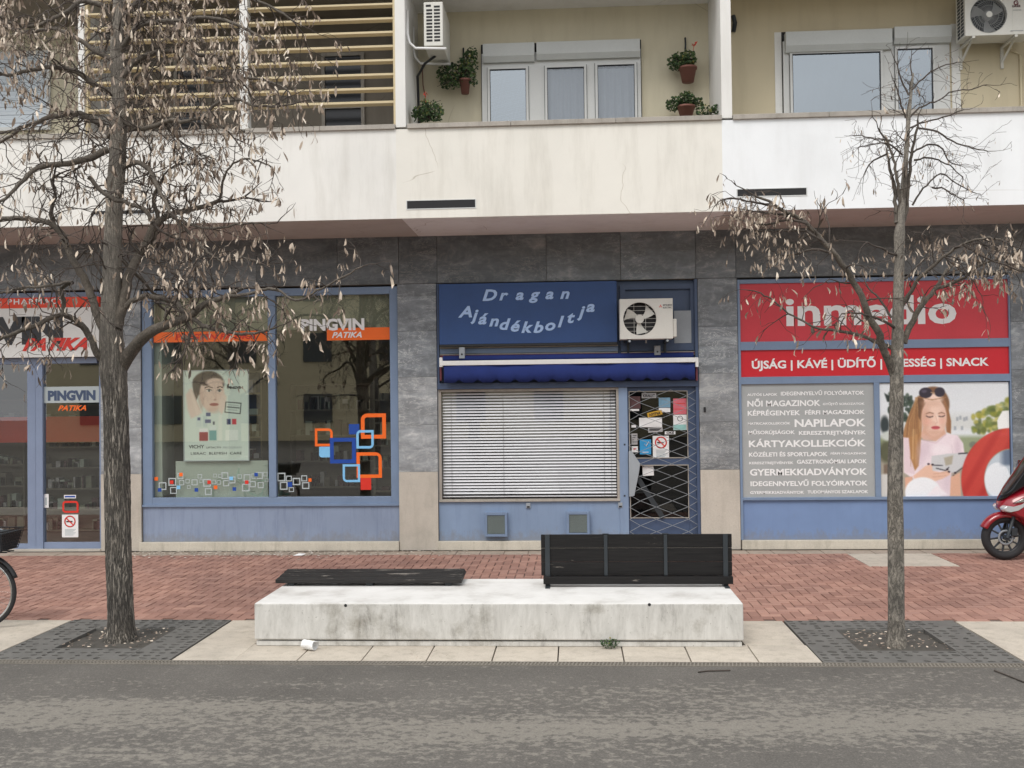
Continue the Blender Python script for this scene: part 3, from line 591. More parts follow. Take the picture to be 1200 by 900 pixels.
# slatted sun screen (left loggia)
SCR=thing('slatted_sun_screen','beige horizontal slat sun screen closing the left loggia','sun screen',(-4.2,-1.35,ZP))
SY=-1.36
a0,a1=X(104,60,SY),X(461,60,SY)
xm0,xm1=X(282,60,SY),X(291,60,SY)
zz=[Z(460,y,SY) for y in (5,22,38,54.5,71,87.5,104,120)]; st=zz[0]-zz[1]; zz=[zz[0]+st*3,zz[0]+st*2,zz[0]+st]+zz
for z in zz:
    for p,q in ((a0,xm0),(xm1,a1)):
        mb=MB(); h=.034
        pr=[(SY-.02,z-h*.3),(SY-.02,z+h*.35),(SY+.03,z+h),(SY+.035,z-h)]; v=[(p,c[0],c[1]) for c in pr]+[(q,c[0],c[1]) for c in pr]
        mb.add(v,[(3,2,1,0),(4,5,6,7)]+[((i+1)%4,i,i+4,(i+1)%4+4)[::-1] for i in range(4)]); mb.build('slat','louvre',SCR)
for p,q,m in ((a1,F0-.002,'louvre'),(X(98,60,SY),a0,'louvre')): box('post','louvre',SCR,p,q,SY-.03,SY+.05,ZP+.01,TOP-.6)
bp('loggia_post','fin',xm0,xm1,SY-.04,SY+.1,ZP+.01,7.5)
# ================================================================ SHOPFRONTS
def sbar(par,mat,x0,y0,x1,y1,Y,d,name='frame'): return rbox(name,mat,par,x0,y0,x1,y1,Y,d)
def ZZ(px,py): return Z(px,py)
zb=0.0
# --- shop 2: pharmacy display window -------------------------------------------------
WX0,WX1=PX['A1']+.004,PX['B0']-.004; zt=Z(316,338); zsill=Z(316,592.5); zg0,zg1=Z(316,582.5,.05),Z(316,347,.05)
mA,mB=X(314.5,470,.03),X(323,470,.03)
sw=MB(); FYa,FYb=.03,.12; tL=.145
sw.box(WX0,WX0+tL,FYa,FYb,zsill,zt); sw.box(WX1-.115,WX1,FYa,FYb,zsill,zt); sw.box(WX0+tL,WX1-.115,FYa,FYb,zsill,zg0); sw.box(WX0+tL,WX1-.115,FYa,FYb,zg1,zt); sw.box(mA,mB,FYa-.004,FYb,zg0,zg1)
sw=sw.build('shop_window','frame_blue',B,.004)
box('sill','frame_blue',sw,WX0,WX1,.005,.03,zsill-.012,zsill+.02); 
bp('panel','panel_left',WX0,WX1,.035,.11,.13,zsill-.014); bp('plinth','plinth',WX0-.03,WX1,-.045,.11,0,.128,.008)
g1=(WX0+tL,mA,zg0,zg1); g2=(mB,WX1-.115,zg0,zg1)
for g in (g1,g2): pane_in(sw,g[0],g[1],g[2],g[3],.075,'glass_shop')
GY=.071
def rrect(x0,x1,z0,z1,r,n=4,corners=(1,1,1,1)):   # bl, br, tr, tl
    o=[]; 
    for k,(cx,cz,a) in enumerate(((x0,z0,PI),(x1,z0,1.5*PI),(x1,z1,0),(x0,z1,.5*PI))):
        rr_=r if corners[k] else 1e-4; qx=cx+(rr_ if cx==x0 else -rr_); qz=cz+(rr_ if cz==z0 else -rr_)
        for i in range(n+1): t=a+.5*PI*i/n; o.append((qx+rr_*math.cos(t),qz+rr_*math.sin(t)))
    return o
def ringpx(px,mat,par,Y,t=.33,corners=(1,1,1,1),r=.25,name='decal',solid=False):
    x0,x1,z0,z1=RC(*px,Y); wd=x1-x0; o=rrect(x0,x1,z0,z1,wd*r,4,corners); 
    if solid: return MB().add([(a,Y,b) for a,b in o],[tuple(range(len(o)))]).build(name,mat,par)
    tt=wd*t*.5; i_=rrect(x0+tt,x1-tt,z0+tt,z1-tt,wd*r*.35,4,corners); n=len(o)
    return MB().add([(a,Y,b) for a,b in o]+[(a,Y-.0,b) for a,b in i_],[(k,(k+1)%n,n+(k+1)%n,n+k) for k in range(n)]).build(name,mat,par)
tl=(1,1,1,1)
ringpx((422.9,484.5,452.3,514),'orange',sw,GY,.3,(0,0,0,1)); ringpx((417.5,504,438,525.6),'light_blue',sw,GY-.001,.28,(0,1,0,1)); ringpx((408.8,497,421,509),'mid_blue',sw,GY,solid=True,corners=(0,0,0,0))
ringpx((369,502,390,523),'orange',sw,GY,.28,(0,0,1,0)); ringpx((374,523.5,386.6,536),'light_blue',sw,GY,solid=True,corners=(1,0,0,0)); ringpx((386.6,513,417,543),'mid_blue',sw,GY-.0005,.3,(0,0,0,0))
ringpx((417.8,530,447.5,560),'orange',sw,GY,.26,(0,0,1,0)); ringpx((401.6,544,422,565),'light_blue',sw,GY-.001,.26,(1,0,0,0)); ringpx((422.6,560,435,574),'red_print',sw,GY,solid=True,corners=(0,0,0,0))
for q in ((325,554,334.5,564),(335,557.5,342,564),(328,564.5,337,574),(343,560,352,568.5),(353,557,360,564),(354,565,362.5,573),(338.5,571,344.5,576.5)): ringpx(q,'grey_film',sw,GY,.3,(0,0,0,0))
ringpx((361.5,560.5,365,564.5),'orange',sw,GY,solid=True,corners=(0,0,0,0)); ringpx((337,565,342.5,570.5),'mid_blue',sw,GY,solid=True,corners=(0,0,0,0))
rr=random.Random(11)
xx=186
while xx<311:
    s_=rr.choice((5,7,8,9)); yy=553+rr.uniform(0,14); ringpx((xx,yy,xx+s_,yy+s_),'grey_film',sw,GY,.28,(0,0,0,0)); 
    if rr.random()<.7: yy2=yy+s_+rr.uniform(1,4) if yy<562 else yy-s_-2; ringpx((xx+2,yy2,xx+s_+1,yy2+s_-1),'grey_film',sw,GY,.28,(0,0,0,0))
    xx+=s_+rr.uniform(0,3)
for (a,b,c) in ((183,561,'orange'),(201,565,'red_print'),(209,571,'light_blue'),(212,556,'orange'),(187,574,'mid_blue'),(230,574,'mid_blue'),(245,565,'red_print'),(252.5,571,'orange'),(271,560.5,'light_blue'),(274.5,573,'mid_blue'),(289,565,'red_print'),(300,556,'mid_blue')): ringpx((a-2,b-2,a+2.2,b+2.2),c,sw,GY-.0008,solid=True,corners=(0,0,0,0))
def filmpx(px,mat,par,Y,name='film',d=.001): return rbox(name,mat,par,*px,Y,d)
filmpx((180,388.5,313,400.5),'orange',sw,GY); filmpx((383,384,457,398.5),'orange',sw,GY)
tpx('PINGVIN',353,427,386.5,13,GY-.002,'white_print',sw,bold=.045); tpx('PATIKA',389,424,395.5,6.5,GY-.004,'white_print',sw,shear=.3,bold=.03)
tpx('PINGVIN PATIKA',205,300,397.5,6.5,GY-.004,'red_print',sw,shear=.2,bold=.03)
# interior of the pharmacy
IX0,IX1=-11.0,PX['B0']+.1
bp('interior_back','inside_wall',IX0,IX1,3.4,3.5,0,ZH); bp('interior_floor','floor_inside',IX0,IX1,.61,3.4,-.01,.02); bp('interior_ceiling','inside_wall',IX0,IX1,.61,3.4,ZH-.15,ZH)
bp('interior_wall','inside_wall',IX1,IX1+.1,.61,3.4,.02,ZH-.15); bp('interior_wall','inside_wall',PX['A1']-.1,PX['A1']+.15,.61,2.0,.02,ZH-.15)
def shelfunit(x0,x1,y,z0,z1,label,n=6,seed=0,back='shelf',grp='stocked display shelves inside the pharmacy'):
    r=random.Random(seed); t=thing('display_shelf',label,'shelf',((x0+x1)/2,y,z0),grp)
    box('back_panel',back,t,x0,x1,y+.28,y+.3,z0,z1)
    for i in range(n+1): zq=z0+(z1-z0)*i/n; box('shelf','shelf',t,x0,x1,y,y+.279,zq-.012,zq+.012)
    for xq in (x0-.02,x1): box('side_panel','shelf',t,xq,xq+.02,y,y+.3,z0,z1)
    for mname in ('shelf','paper_brown','paper_grey','inside_wall','frost'):
        mb=MB()
        for i in range(n):
            zq=z0+(z1-z0)*i/n+.012; xq=x0+.02+r.random()*.2
            while xq<x1-.12:
                ww=r.uniform(.06,.16); 
                if r.random()<.3: mb.box(xq,xq+ww*.9,y+.03,y+.2,zq,zq+r.uniform(.05,(z1-z0)/n*.6))
                xq+=ww*1.1
        if mb.v: tag(mb.build('packages',mname,t),kind='stuff')
shelfunit(-5.55,-4.85,1.2,.9,2.6,'dim stocked shelf left of the cosmetics poster inside the window',5,1,'frame_dark')
shelfunit(-4.65,-3.3,2.2,.3,2.4,'dim stocked shelf behind the cosmetics poster inside the window',5,2)
shelfunit(-3.2,-2.6,1.9,.3,2.5,'dim stocked shelf behind the right pane of the pharmacy window',6,5)
shelfunit(-10.6,-9.2,2.2,.05,2.2,'long stocked shelf in the pharmacy beyond the left edge of the view',6,6)
shelfunit(-9.0,-7.75,2.0,.05,2.1,'stocked pharmacy shelf behind the left door leaf',6,3)
shelfunit(-7.6,-6.45,2.0,.05,2.1,'stocked pharmacy shelf behind the glass door with the smoking sign',6,4)
o=box('fascia_board','orange_red',None,-10.6,-6.5,1.85,1.98,Z(80,518,1.85),Z(80,488,1.85)); tag(o,'orange red board above the shelves seen through the pharmacy doors','board')
box('column','mid_blue',B,-7.02,-6.88,1.3,1.45,0.02,ZH-.16)
x0,x1,z0,z1=RC(206,540,314,583,.14); o=box('privacy_screen','frost',None,x0,x1,.14,.15,z0,z1); tag(o,'low frosted screen standing behind the left pane of the pharmacy window','screen')
x0,x1,z0,z1=RC(180,347,190,582,.16); bp('window_side_board','frost',x0,x1,.15,.6,z0,z1)
x0,x1,z0,z1=RC(180,347,313,388,.16); bp('window_head_board','inside_wall',WX0+tL,WX1-.12,.15,.6,z0,z1)
# --- painted prints (vertex colours on a fine grid)
class Canvas:
    def __init__(s,w_,h_,bx):         # bx: x0,y0,x1,y1 crop coordinates the drawing is given in
        s.w,s.h=w_,h_; s.x0,s.y0,s.x1,s.y1=bx; s.a=np.zeros((h_,w_,3)); yy,xx=np.mgrid[0:h_,0:w_]
        s.xx=s.x0+(xx+.5)/w_*(s.x1-s.x0); s.yy=s.y0+(yy+.5)/h_*(s.y1-s.y0)
    def blend(s,m,c): m=np.clip(m,0,1)[...,None]; s.a=s.a*(1-m)+np.array(c)/255*m
    def ell(s,cx,cy,rx,ry,c,soft=.1,al=1,rot=0):
        dx,dy=s.xx-cx,s.yy-cy; ca,sa=math.cos(rot),math.sin(rot); u=(dx*ca+dy*sa)/rx; v=(-dx*sa+dy*ca)/ry; d=np.sqrt(u*u+v*v); s.blend(np.clip((1-d)/soft+.5,0,1)*al,c)
    def poly(s,pts,c,soft=3,al=1):
        n=len(pts); inside=np.zeros(s.xx.shape,bool); dist=np.full(s.xx.shape,1e9)
        for i in range(n):
            (ax,ay),(bx,by)=pts[i],pts[(i+1)%n]
            cond=((ay>s.yy)!=(by>s.yy))&(s.xx<(bx-ax)*(s.yy-ay)/((by-ay) or 1e-9)+ax); inside^=cond
            l2=(bx-ax)**2+(by-ay)**2+1e-9; t=np.clip(((s.xx-ax)*(bx-ax)+(s.yy-ay)*(by-ay))/l2,0,1); dist=np.minimum(dist,np.hypot(s.xx-ax-t*(bx-ax),s.yy-ay-t*(by-ay)))
        sd=np.where(inside,dist,-dist); s.blend(np.clip(sd/soft+.5,0,1)*al,c)
    def line(s,pts,wd,c,al=1):
        for (ax,ay),(bx,by) in zip(pts[:-1],pts[1:]):
            l2=(bx-ax)**2+(by-ay)**2+1e-9; t=np.clip(((s.xx-ax)*(bx-ax)+(s.yy-ay)*(by-ay))/l2,0,1); d=np.hypot(s.xx-ax-t*(bx-ax),s.yy-ay-t*(by-ay)); s.blend(np.clip((wd/2-d)/2+.5,0,1)*al,c)
    def mesh(s,name,x0,x1,z0,z1,Y,parent=None):
        for _ in range(2): p=np.pad(s.a,((1,1),(1,1),(0,0)),'edge'); s.a=(p[1:-1,1:-1]*4+p[:-2,1:-1]+p[2:,1:-1]+p[1:-1,:-2]+p[1:-1,2:])/8
        rg=np.random.RandomState(1); s.a=np.clip(s.a*(1+.012*rg.randn(s.h,s.w,1)),0,1)
        w_,h_=s.w,s.h; v=[(x0+(x1-x0)*i/w_,Y,z1-(z1-z0)*j/h_) for j in range(h_+1) for i in range(w_+1)]
        f=[(j*(w_+1)+i,(j+1)*(w_+1)+i,(j+1)*(w_+1)+i+1,j*(w_+1)+i+1) for j in range(h_) for i in range(w_)]
        mb=MB(); mb.v=v; mb.f=f; mb.sm=[False]*len(f); o=mb.build(name,'poster',parent); me=o.data
        ca=me.color_attributes.new('Col','FLOAT_COLOR','CORNER'); a=s.a; lin=np.where(a<=.04045,a/12.92,((a+.055)/1.055)**2.4).reshape(-1,3)
        c4=np.ones((len(f)*4,4),dtype=np.float32); c4[:,:3]=np.repeat(lin,4,axis=0); ca.data.foreach_set('color',c4.ravel()); return o
# cosmetics poster
c=Canvas(190,262,(230,72,605,597)); c.blend(np.ones((262,190)),(214,228,218))
c.poly([(240,210),(262,180),(285,230),(320,330),(270,350),(250,300)],(226,206,192),14); c.ell(372,150,92,76,(62,48,44),.15); c.poly([(285,120),(300,110),(315,210),(300,250),(283,200)],(58,45,42),8)
c.ell(393,205,72,106,(226,202,186),.12); c.ell(330,240,16,60,(196,166,150),.6,.5); c.ell(372,122,74,38,(66,50,46),.25); c.ell(410,140,52,26,(226,202,186),.4); 
c.line([(352,172),(374,165),(396,172)],5,(84,62,56)); c.line([(424,172),(442,165),(456,172)],5,(84,62,56)); c.ell(376,188,15,7,(235,228,222),.3); c.ell(377,188,7,7,(46,60,66),.3); c.ell(438,190,13,7,(235,228,222),.3); c.ell(438,190,7,7,(46,60,66),.3)
c.line([(360,183),(378,179),(394,187)],3,(50,38,36)); c.line([(424,187),(438,181),(452,187)],3,(50,38,36)); c.line([(414,195),(418,232),(408,242)],3,(196,160,146),.8); c.ell(412,243,9,4,(170,128,118),.5,.7)
c.ell(406,270,26,9,(168,92,88),.3); c.line([(382,269),(430,268)],2,(120,60,60)); c.ell(400,305,40,18,(205,175,160),.7,.5)
c.poly([(440,230),(462,200),(480,225),(470,290),(450,330),(430,300)],(230,212,198),10); c.poly([(262,180),(275,170),(310,260),(335,320),(300,330)],(232,214,200),10); c.line([(275,185),(320,300)],3,(196,170,156),.7); c.line([(300,200),(340,310)],3,(196,170,156),.6)
for a,b,cc,dd,col in ((318,430,368,482,(150,32,52)),(318,410,368,432,(238,240,238)),(376,420,418,480,(108,168,168)),(378,395,416,422,(220,232,228)),(430,330,452,482,(226,234,224)),(470,420,545,482,(232,240,232)),(300,345,330,400,(205,220,214)),(340,335,365,400,(198,216,210)),(358,318,384,338,(56,74,128)),(352,358,386,378,(70,84,130)),(308,345,324,362,(60,80,130)),(479,356,502,388,(60,70,110)),(510,356,535,388,(206,76,84)),(398,370,408,388,(60,70,90))): c.poly([(a,b),(cc,b),(cc,dd),(a,dd)],col,3)
for a,b in ((372,480),(415,482)): c.line([(318,484),(545,484)],2,(170,190,182),.6)
c.poly([(472,254),(566,262),(560,328),(466,318)],(60,66,66),2,1); c.poly([(477,259),(561,267),(555,323),(471,313)],(214,228,218),2); c.line([(482,285),(552,292)],7,(70,76,76),.8); c.line([(486,272),(548,278)],3,(130,136,136),.8); c.line([(480,300),(540,306)],3,(130,136,136),.8)
x0,x1,z0,z1=RC(216,434.4,291,539.4,.10)
ps=thing('cosmetics_poster','pale poster with a woman touching her face and cosmetic jars hanging in the pharmacy window','poster',((x0+x1)/2,.1,z0))
c.mesh('print',x0,x1,z0,z1,.098,ps); MB().frame(x0-.012,x1+.012,z0-.012,z1+.012,.014,.092,.112).build('poster_frame','grey_film',ps)
def pc(x,y): return 170+x/5,420+y/5
def ptext(t,a,b,yb,cap,mat,**k):
    (p0,_),(p1,q)=pc(a,yb),pc(b,yb); tpx(t,p0,p1,q,cap/5,.095,mat,ps,**k)
ptext('VICHY',256,346,527,20,'black_print',bold=.01); ptext('LIFTACTIV',360,446,527,10,'black_print',bold=0); ptext('PROGRAM',458,566,527,11,'grey_film',bold=0); ptext('LIERAC  BLEMISH  CARE',268,566,563,14,'black_print',bold=0); ptext('PINGVIN',484,574,178,15,'black_print',bold=.05); 
# --- shop 1: pharmacy entrance ------------------------------------------------------
EX1=PX['A0']-.004; zt1=Z(60,344); zs1=Z(60,419)
en=MB(); d0=.06; d1=.16; EX0=-11.0
zr=Z(60,426); zbm=Z(60,636.5)
en.box(X(116.3,500,d0),EX1,d0,d1,.0,zs1); en.box(X(32,500,d0),X(49.8,500,d0),d0,d1,.0,zr); en.box(EX0,EX1-.08,d0,d1,zr,zs1-.002)
en.box(X(49.8,500,d0),X(116.3,500,d0),d0+.02,d1,.02,zbm); en.box(EX0,X(32,500,d0),d0+.02,d1,.02,zbm-.02); en.box(EX0,EX1,d0-.01,d1,zt1-.06,Z(300,338)); 
for k in (-60,-150): en.box(X(k-16,500,d0),X(k,500,d0),d0,d1,zbm,zr)
for q in (41,): en.box(X(q-.6,500,d0),X(q+.6,500,d0),d0-.004,d0,.02,zr)
en=en.build('shop_door','frame_door',B,.004)
bp('threshold','granite',EX0,EX1,-.02,.06,0,.03)
pane_in(en,X(49.8,500,d0),X(116.3,500,d0),zbm,zr,.11,'glass_shop'); pane_in(en,EX0,X(32,500,d0),zbm-.02,zr,.11,'glass_shop')
filmpx((50.5,453,116,472),'grey_film',en,.105); tpx('PINGVIN',56,112,468.5,11,.103,'frame_dark',en,bold=.06); tpx('PATIKA',68,101,481,6,.103,'orange',en,shear=.35,bold=.03)
ringpx((73,587,92,601),'red_print',en,.105,.24,(1,0,1,1),.2,'sticker'); filmpx((75,580,89,584),'paper',en,.104,'sticker'); filmpx((76,581,88,583),'mid_blue',en,.1035,'sticker')
filmpx((51,579,57,595),'paper',en,.105,'sticker'); filmpx((53,583,55,592),'grey_film',en,.104,'sticker')
def nosmoke(par,px,Y,cx,cy,r):
    filmpx(px,'paper',par,Y,'sticker'); x,z=P(cx,cy,Y); R_=r*.0119
    MB().torus(x,Y-.003,z,R_,R_*.12,28,4,.001).build('ban_ring','red_print',par); MB().add([(x-R_*.75-.006,Y-.005,z+R_*.6),(x-R_*.65,Y-.005,z+R_*.75),(x+R_*.75,Y-.005,z-R_*.6),(x+R_*.6,Y-.005,z-R_*.75)],[(0,1,2,3)]).build('ban_bar','red_print',par)
    MB().box(x-R_*.7,x+R_*.5,Y-.004,Y-.0035,z-R_*.14,z+R_*.1).build('cigarette','black_print',par)
def lines(par,x0,y0,x1,y1,n,Y,mat='grey_film'):
    for i in range(n): yy=y0+(y1-y0)*i/n; a,b,c_,d=RC(x0,yy,x1-(i%3)*1.5,yy+.7,Y); MB().box(a,b,Y-.001,Y,c_,d).build('print_line',mat,par)
t=thing('no_smoking_notice','white no smoking notice stuck low on the pharmacy door glass','notice',(X(82,616,.1),.1,Z(82,629,.1))); nosmoke(t,(72.6,603,91.7,629.6),.100,82,611,6.4); lines(t,76,620,89,628,6,.0995)
# red band and white sign over the doors
sg=thing('pharmacy_sign','red and white illuminated-box sign over the pharmacy doors','sign',(-8.6,-.02,zs1))
SY1=-.06; x1s=X(116,380,SY1)
zr0=Z(60,360.5,SY1); box('sign_box','white_trim',sg,EX0,x1s,SY1,.055,zs1+.004,zr0); box('red_strip','orange_red',sg,EX0,x1s,SY1-.006,.055,zr0,zt1-.062,.0)
text('PHARMACY',X(9.5,352,SY1),X(76,352,SY1),Z(40,356.3,SY1),.075,SY1-.009,'white_print',sg,bold=.02,space=1.25)
text('GYÓGYSZERTÁR -',X(-85,352,SY1),X(2,352,SY1),Z(0,356.3,SY1),.075,SY1-.009,'white_print',sg,bold=.02,space=1.2)
text('PINGVIN',X(-110,390,SY1),X(74,390,SY1),Z(30,401,SY1),Z(30,371,SY1)-Z(30,401,SY1),SY1-.003,'black_print',sg,bold=.07); tpx('PATIKA',26,102,410,14,SY1-.006,'red_print',sg,shear=.45,bold=.05)
# --- shop 3: gift shop ---------------------------------------------------------------
SX0,SX1=PX['B1']+.004,PX['C0']-.004; H3=Z(660,330)
f3=MB(); a,b,c_,d=RC(513,447.5,819,454.5,.0)
zbm0,zbm1=c_,d; xm_a,xm_b=X(725.5,500,.03),X(735.5,500,.03)
f3.box(SX0,SX1,-.01,.12,zbm0,zbm1); 
f3=f3.build('head_beam','frame_dark',B,.003); 
bp('back_panel','frame_dark',SX0,SX1,.10,.14,zbm1,H3); 
bp('jamb','frame_dark',X(816,500,.0),SX1,.0,.12,0.03,H3-.0); bp('jamb','frame_dark',SX0,SX0+.03,.005,.10,zbm1,H3)
for (p,q,m) in ((405.5,407,'coping'),(407.5,413,'frame_blue'),(413.6,414.8,'coping'),(415,417,'dark_red')): a,b,c_,d=RC(516,p,724,q,.04); bp('rail',m,SX0+.035,X(724,410,.04),.04,.1,c_,d)
for (p,q,m) in ((404,411,'frame_dark'),(412,413,'coping'),(415,416,'coping'),(413,415,'dark_red')): a,b,c_,d=RC(728,p,814,q,.04); bp('rail',m,X(728,410,.04),X(814,410,.04),.04,.1,c_,d)
a,b,c_,d=RC(727,333,815,404,.05); MB().frame(a,b,c_,d,.07,.045,.10).build('panel_frame','frame_dark',B); a,b,c_,d=RC(734,338,808,400,.07); 
rbox('patch_plate','iron_plate',B,790,364,810,402,.04,.01)
# blue sign
sg3=thing('gift_shop_sign','blue board sign with pale lettering reading Dragan above the blinds','sign',(X(618,404),-.1,Z(618,404))); SGY=-.09
x0,x1,z0,z1=RC(514.5,331,723,404,SGY); box('board','sign_blue',sg3,x0,x1,SGY,.09,z0+.02,z1,.004); box('edge_trim','black_plastic',sg3,x0,x1,SGY+.002,.09,z0-.01,z0+.018)
def letter(ch,px,py,cap,rot=0,par=sg3,mat='sign_letter',base=True):
    v,f=textmesh(ch,.28,.032); h=caph(.032); s_=cap*1.12*.01195/h; x,z=P(px,py,SGY-.004); a=(min(q[0] for q in v)+max(q[0] for q in v))/2
    ca,sa=math.cos(rot),math.sin(rot); pts=[((q[0]-a)*s_*1.2,q[1]*s_) for q in v]
    MB().add([(x+u*ca-w_*sa,SGY-.004,z+u*sa+w_*ca) for u,w_ in pts],f).build('letter',mat,par)
for ch,x,y in (('D',574,352),('r',590.5,351.5),('a',609,351),('g',626.5,350.5),('a',644,350),('n',662,349.7)): letter(ch,x,y,11.5 if ch=='D' else 11)
for ch,x,y in (('A',545,371.5),('j',556,375),('á',566.5,379.5),('n',579,382),('d',592,386),('é',604.5,388),('k',618,389.5),('b',631,389.5),('o',645,386.8),('l',657.5,383),('t',669.5,378),('j',681,371),('a',692,365)): letter(ch,x,y,11.5,0)
# awning, rolled in
aw=thing('retracted_awning','dark blue retracted fabric awning with a white front bar and scalloped edge','awning',(X(666,430),-.1,Z(666,447)))
AY=-.12; x0,x1,z0,z1=RC(516,421,816,426.5,AY); box('front_bar','white_metal',aw,x0,x1,AY-.02,AY+.03,z0,z1,.006)
a,b,c_,d=RC(516,416,816,421,AY+.04); MB().tube([(x0+.03,AY+.09,c_+.03),(x1-.03,AY+.09,c_+.03)],.045,14).build('fabric_roll','awning_blue',aw)
mb=MB(); n=150; zt_=z0; zc=Z(666,447,AY); v=[]
for i in range(n+1):
    x=x0+.05+(x1-x0-.07)*i/n; ph=((x-x0)/.262)%1; sclp=.04-.05*max(0,math.cos(2*PI*ph)-.15); y=AY+.0+.012*math.sin(x*5)+.006*math.sin(x*17)
    v+=[(x,y,zt_),(x,y-.012,(zt_+zc)/2),(x,y-.004,zc+.035-sclp*.85)]
mb.add(v,[(i*3+k,(i+1)*3+k,(i+1)*3+k+1,i*3+k+1)[::-1] for i in range(n) for k in range(2)],True); o=mb.build('valance','awning_blue',aw); sol=o.modifiers.new('solid','SOLIDIFY'); sol.thickness=.004
for px in (517,817): q=RC(px-2,419,px+1.5,430,AY); box('end_cap','white_metal',aw,q[0],q[1],AY-.015,.0,q[2],q[3],.004); q=RC(px-1.5,430,px+.5,446,AY+.05); box('arm','dark_red',aw,q[0],q[1],AY+.04,.03,q[2],q[3])
for (p,q,r_,s_,m) in ((538,407,544.5,420,'iron_plate'),(767,405,774,416,'steel')): 
    e=RC(p,q,r_,s_,-.1); o=box('bracket',m,aw,e[0],e[1],-.10,.04,e[2],e[3],.003); MB().disc((e[0]+e[1])/2,-.103,(e[2]+e[3])/2-.02,.013,10,'y',.006).build('bolt','black_plastic',o)
# window with blind
wx0,wx1,wz0,wz1=RC(515.3,455,726.5,586.5,.03)
wz1=zbm0-.003
w3=MB().frame(SX0+.008,xm_a,wz0,wz1,.035,.03,.11,.02,.03).build('shop_window','coping',B)
bp('side_trim','iron_plate',SX0+.001,SX0+.007,.02,.10,wz0-.01,wz1)
pane_in(w3,SX0+.043,xm_a-.035,wz0+.02,wz1-.03,.05,'glass_blind')
box('sill','coping',w3,SX0+.01,xm_a,.0,.03,wz0-.012,wz0+.006)
bl=thing('venetian_blind','white horizontal venetian blind closed behind the gift shop window','blind',((wx0+wx1)/2,.12,wz0))
bx0,bx1=SX0+.05,xm_a-.04; bz0,bz1=Z(620,577.5,.12),Z(620,461,.12)
n=34
for i in range(n):
    z=bz0+(bz1-bz0)*i/(n-1)+random.uniform(-.0012,.0012); dz=.0130; y=.13; tw=random.uniform(-.001,.001)
    pr=[(y+.010,z+dz*.9),(y+.002,z+dz*.45),(y-.005,z-dz*.25),(y-.008,z-dz*.95)]; v=[(bx0+.004,*q) for q in pr]+[(bx1-.004,q[0],q[1]+tw) for q in pr]
    MB().add(v,[(k,k+1,k+5,k+4) for k in range(3)],True).build('slat','slat_white',bl)
for i,zq in enumerate((bz1+.045,bz1+.085)): box('head_rail','paper_brown' if i else 'paper_grey',bl,bx0,bx1,.11,.15,zq-.018,zq+.014)
box('bottom_rail','slat_white',bl,bx0,bx1,.112,.14,bz0-.055,bz0-.04,.002)
for xq in (bx0+.13,bx0+.87,bx1-.17,bx1-.07): MB().tube([(xq,.113,bz0-.05),(xq,.113,bz1+.05)],.0022,4).build('cord','black_plastic',bl)
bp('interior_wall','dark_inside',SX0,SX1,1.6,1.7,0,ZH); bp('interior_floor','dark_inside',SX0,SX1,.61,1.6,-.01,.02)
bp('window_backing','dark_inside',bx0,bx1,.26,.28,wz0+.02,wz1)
bp('panel','panel_mid',SX0,xm_a,.035,.11,.13,wz0-.014); bp('plinth','plinth',SX0-.01,xm_b+.0,-.035,.11,0,.128,.008); bp('post','panel_mid',xm_a,xm_b,.02,.12,.13,zbm0)
for (p,q,r_,s_,lab) in ((568,601,594.5,629,'x'),(664,600,691,627.5,'y')):
    e=RC(p,q,r_,s_,-.05); vt=MB().frame(e[0],e[1],e[2],e[3],.035,-.055,.034).build('vent_grille','frame_blue',B,.003); box('mesh_back','dark_inside',vt,e[0]+.035,e[1]-.035,.0,.03,e[2]+.035,e[3]-.035)
    mb=MB(); z=e[2]+.045
    while z<e[3]-.04: mb.box(e[0]+.035,e[1]-.035,-.045,-.036,z,z+.008); z+=.014
    x=e[0]+.05
    while x<e[1]-.04: mb.box(x,x+.004,-.036,-.032,e[2]+.035,e[3]-.035); x+=.016
    mb.build('grille','vent_mesh',vt)
for px,py in ((619,592.5),(727,592)):
    e=RC(px-2.5,py-3,px+2.5,py+3,.0); box('latch','iron_plate',B,e[0],e[1],.012,.034,e[2],e[3],.002); box('latch_slot','dark_inside',B,e[0]+.01,e[1]-.01,.0095,.012,e[2]+.006,e[2]+.028)
e=RC(824.5,477,827,483,0); box('wall_plug','dark_inside',B,e[0],e[1],-.016,-.006,e[2],e[3])
for py in (350,400,452,520,580): e=RC(731,py,733,py+2,.01); box('screw','bench_metal',B,e[0],e[1],.016,.02,e[2],e[3])
# gift shop door
dx0,dx1=xm_b,X(816,540,.06); dz1=zbm0-.002
u=RC(737,458,806,537,.08); l_=RC(738,544.5,808,607,.08)
dr3=MB(); dr3.box(dx0,u[0],.06,.11,.06,dz1); dr3.box(u[1],dx1,.06,.11,.06,dz1); dr3.box(u[0],u[1],.06,.11,u[3],dz1); dr3.box(u[0],u[1],.06,.11,l_[3],u[2]); dr3.box(u[0],u[1],.06,.11,.06,l_[2]); dr3=dr3.build('shop_door','frame_dark',B,.003)
bp('threshold','granite',xm_b+.005,SX1,-.02,.11,0,.058)
for q in ((u[2],u[3]),(l_[2],l_[3])): pane_in(dr3,u[0],u[1],q[0],q[1],.10,'glass_door'); MB().frame(u[0],u[1],q[0],q[1],.012,.05,.062).build('bead','coping',dr3)
box('door_inner','dark_inside',B,dx0,dx1,.30,.32,.06,dz1)
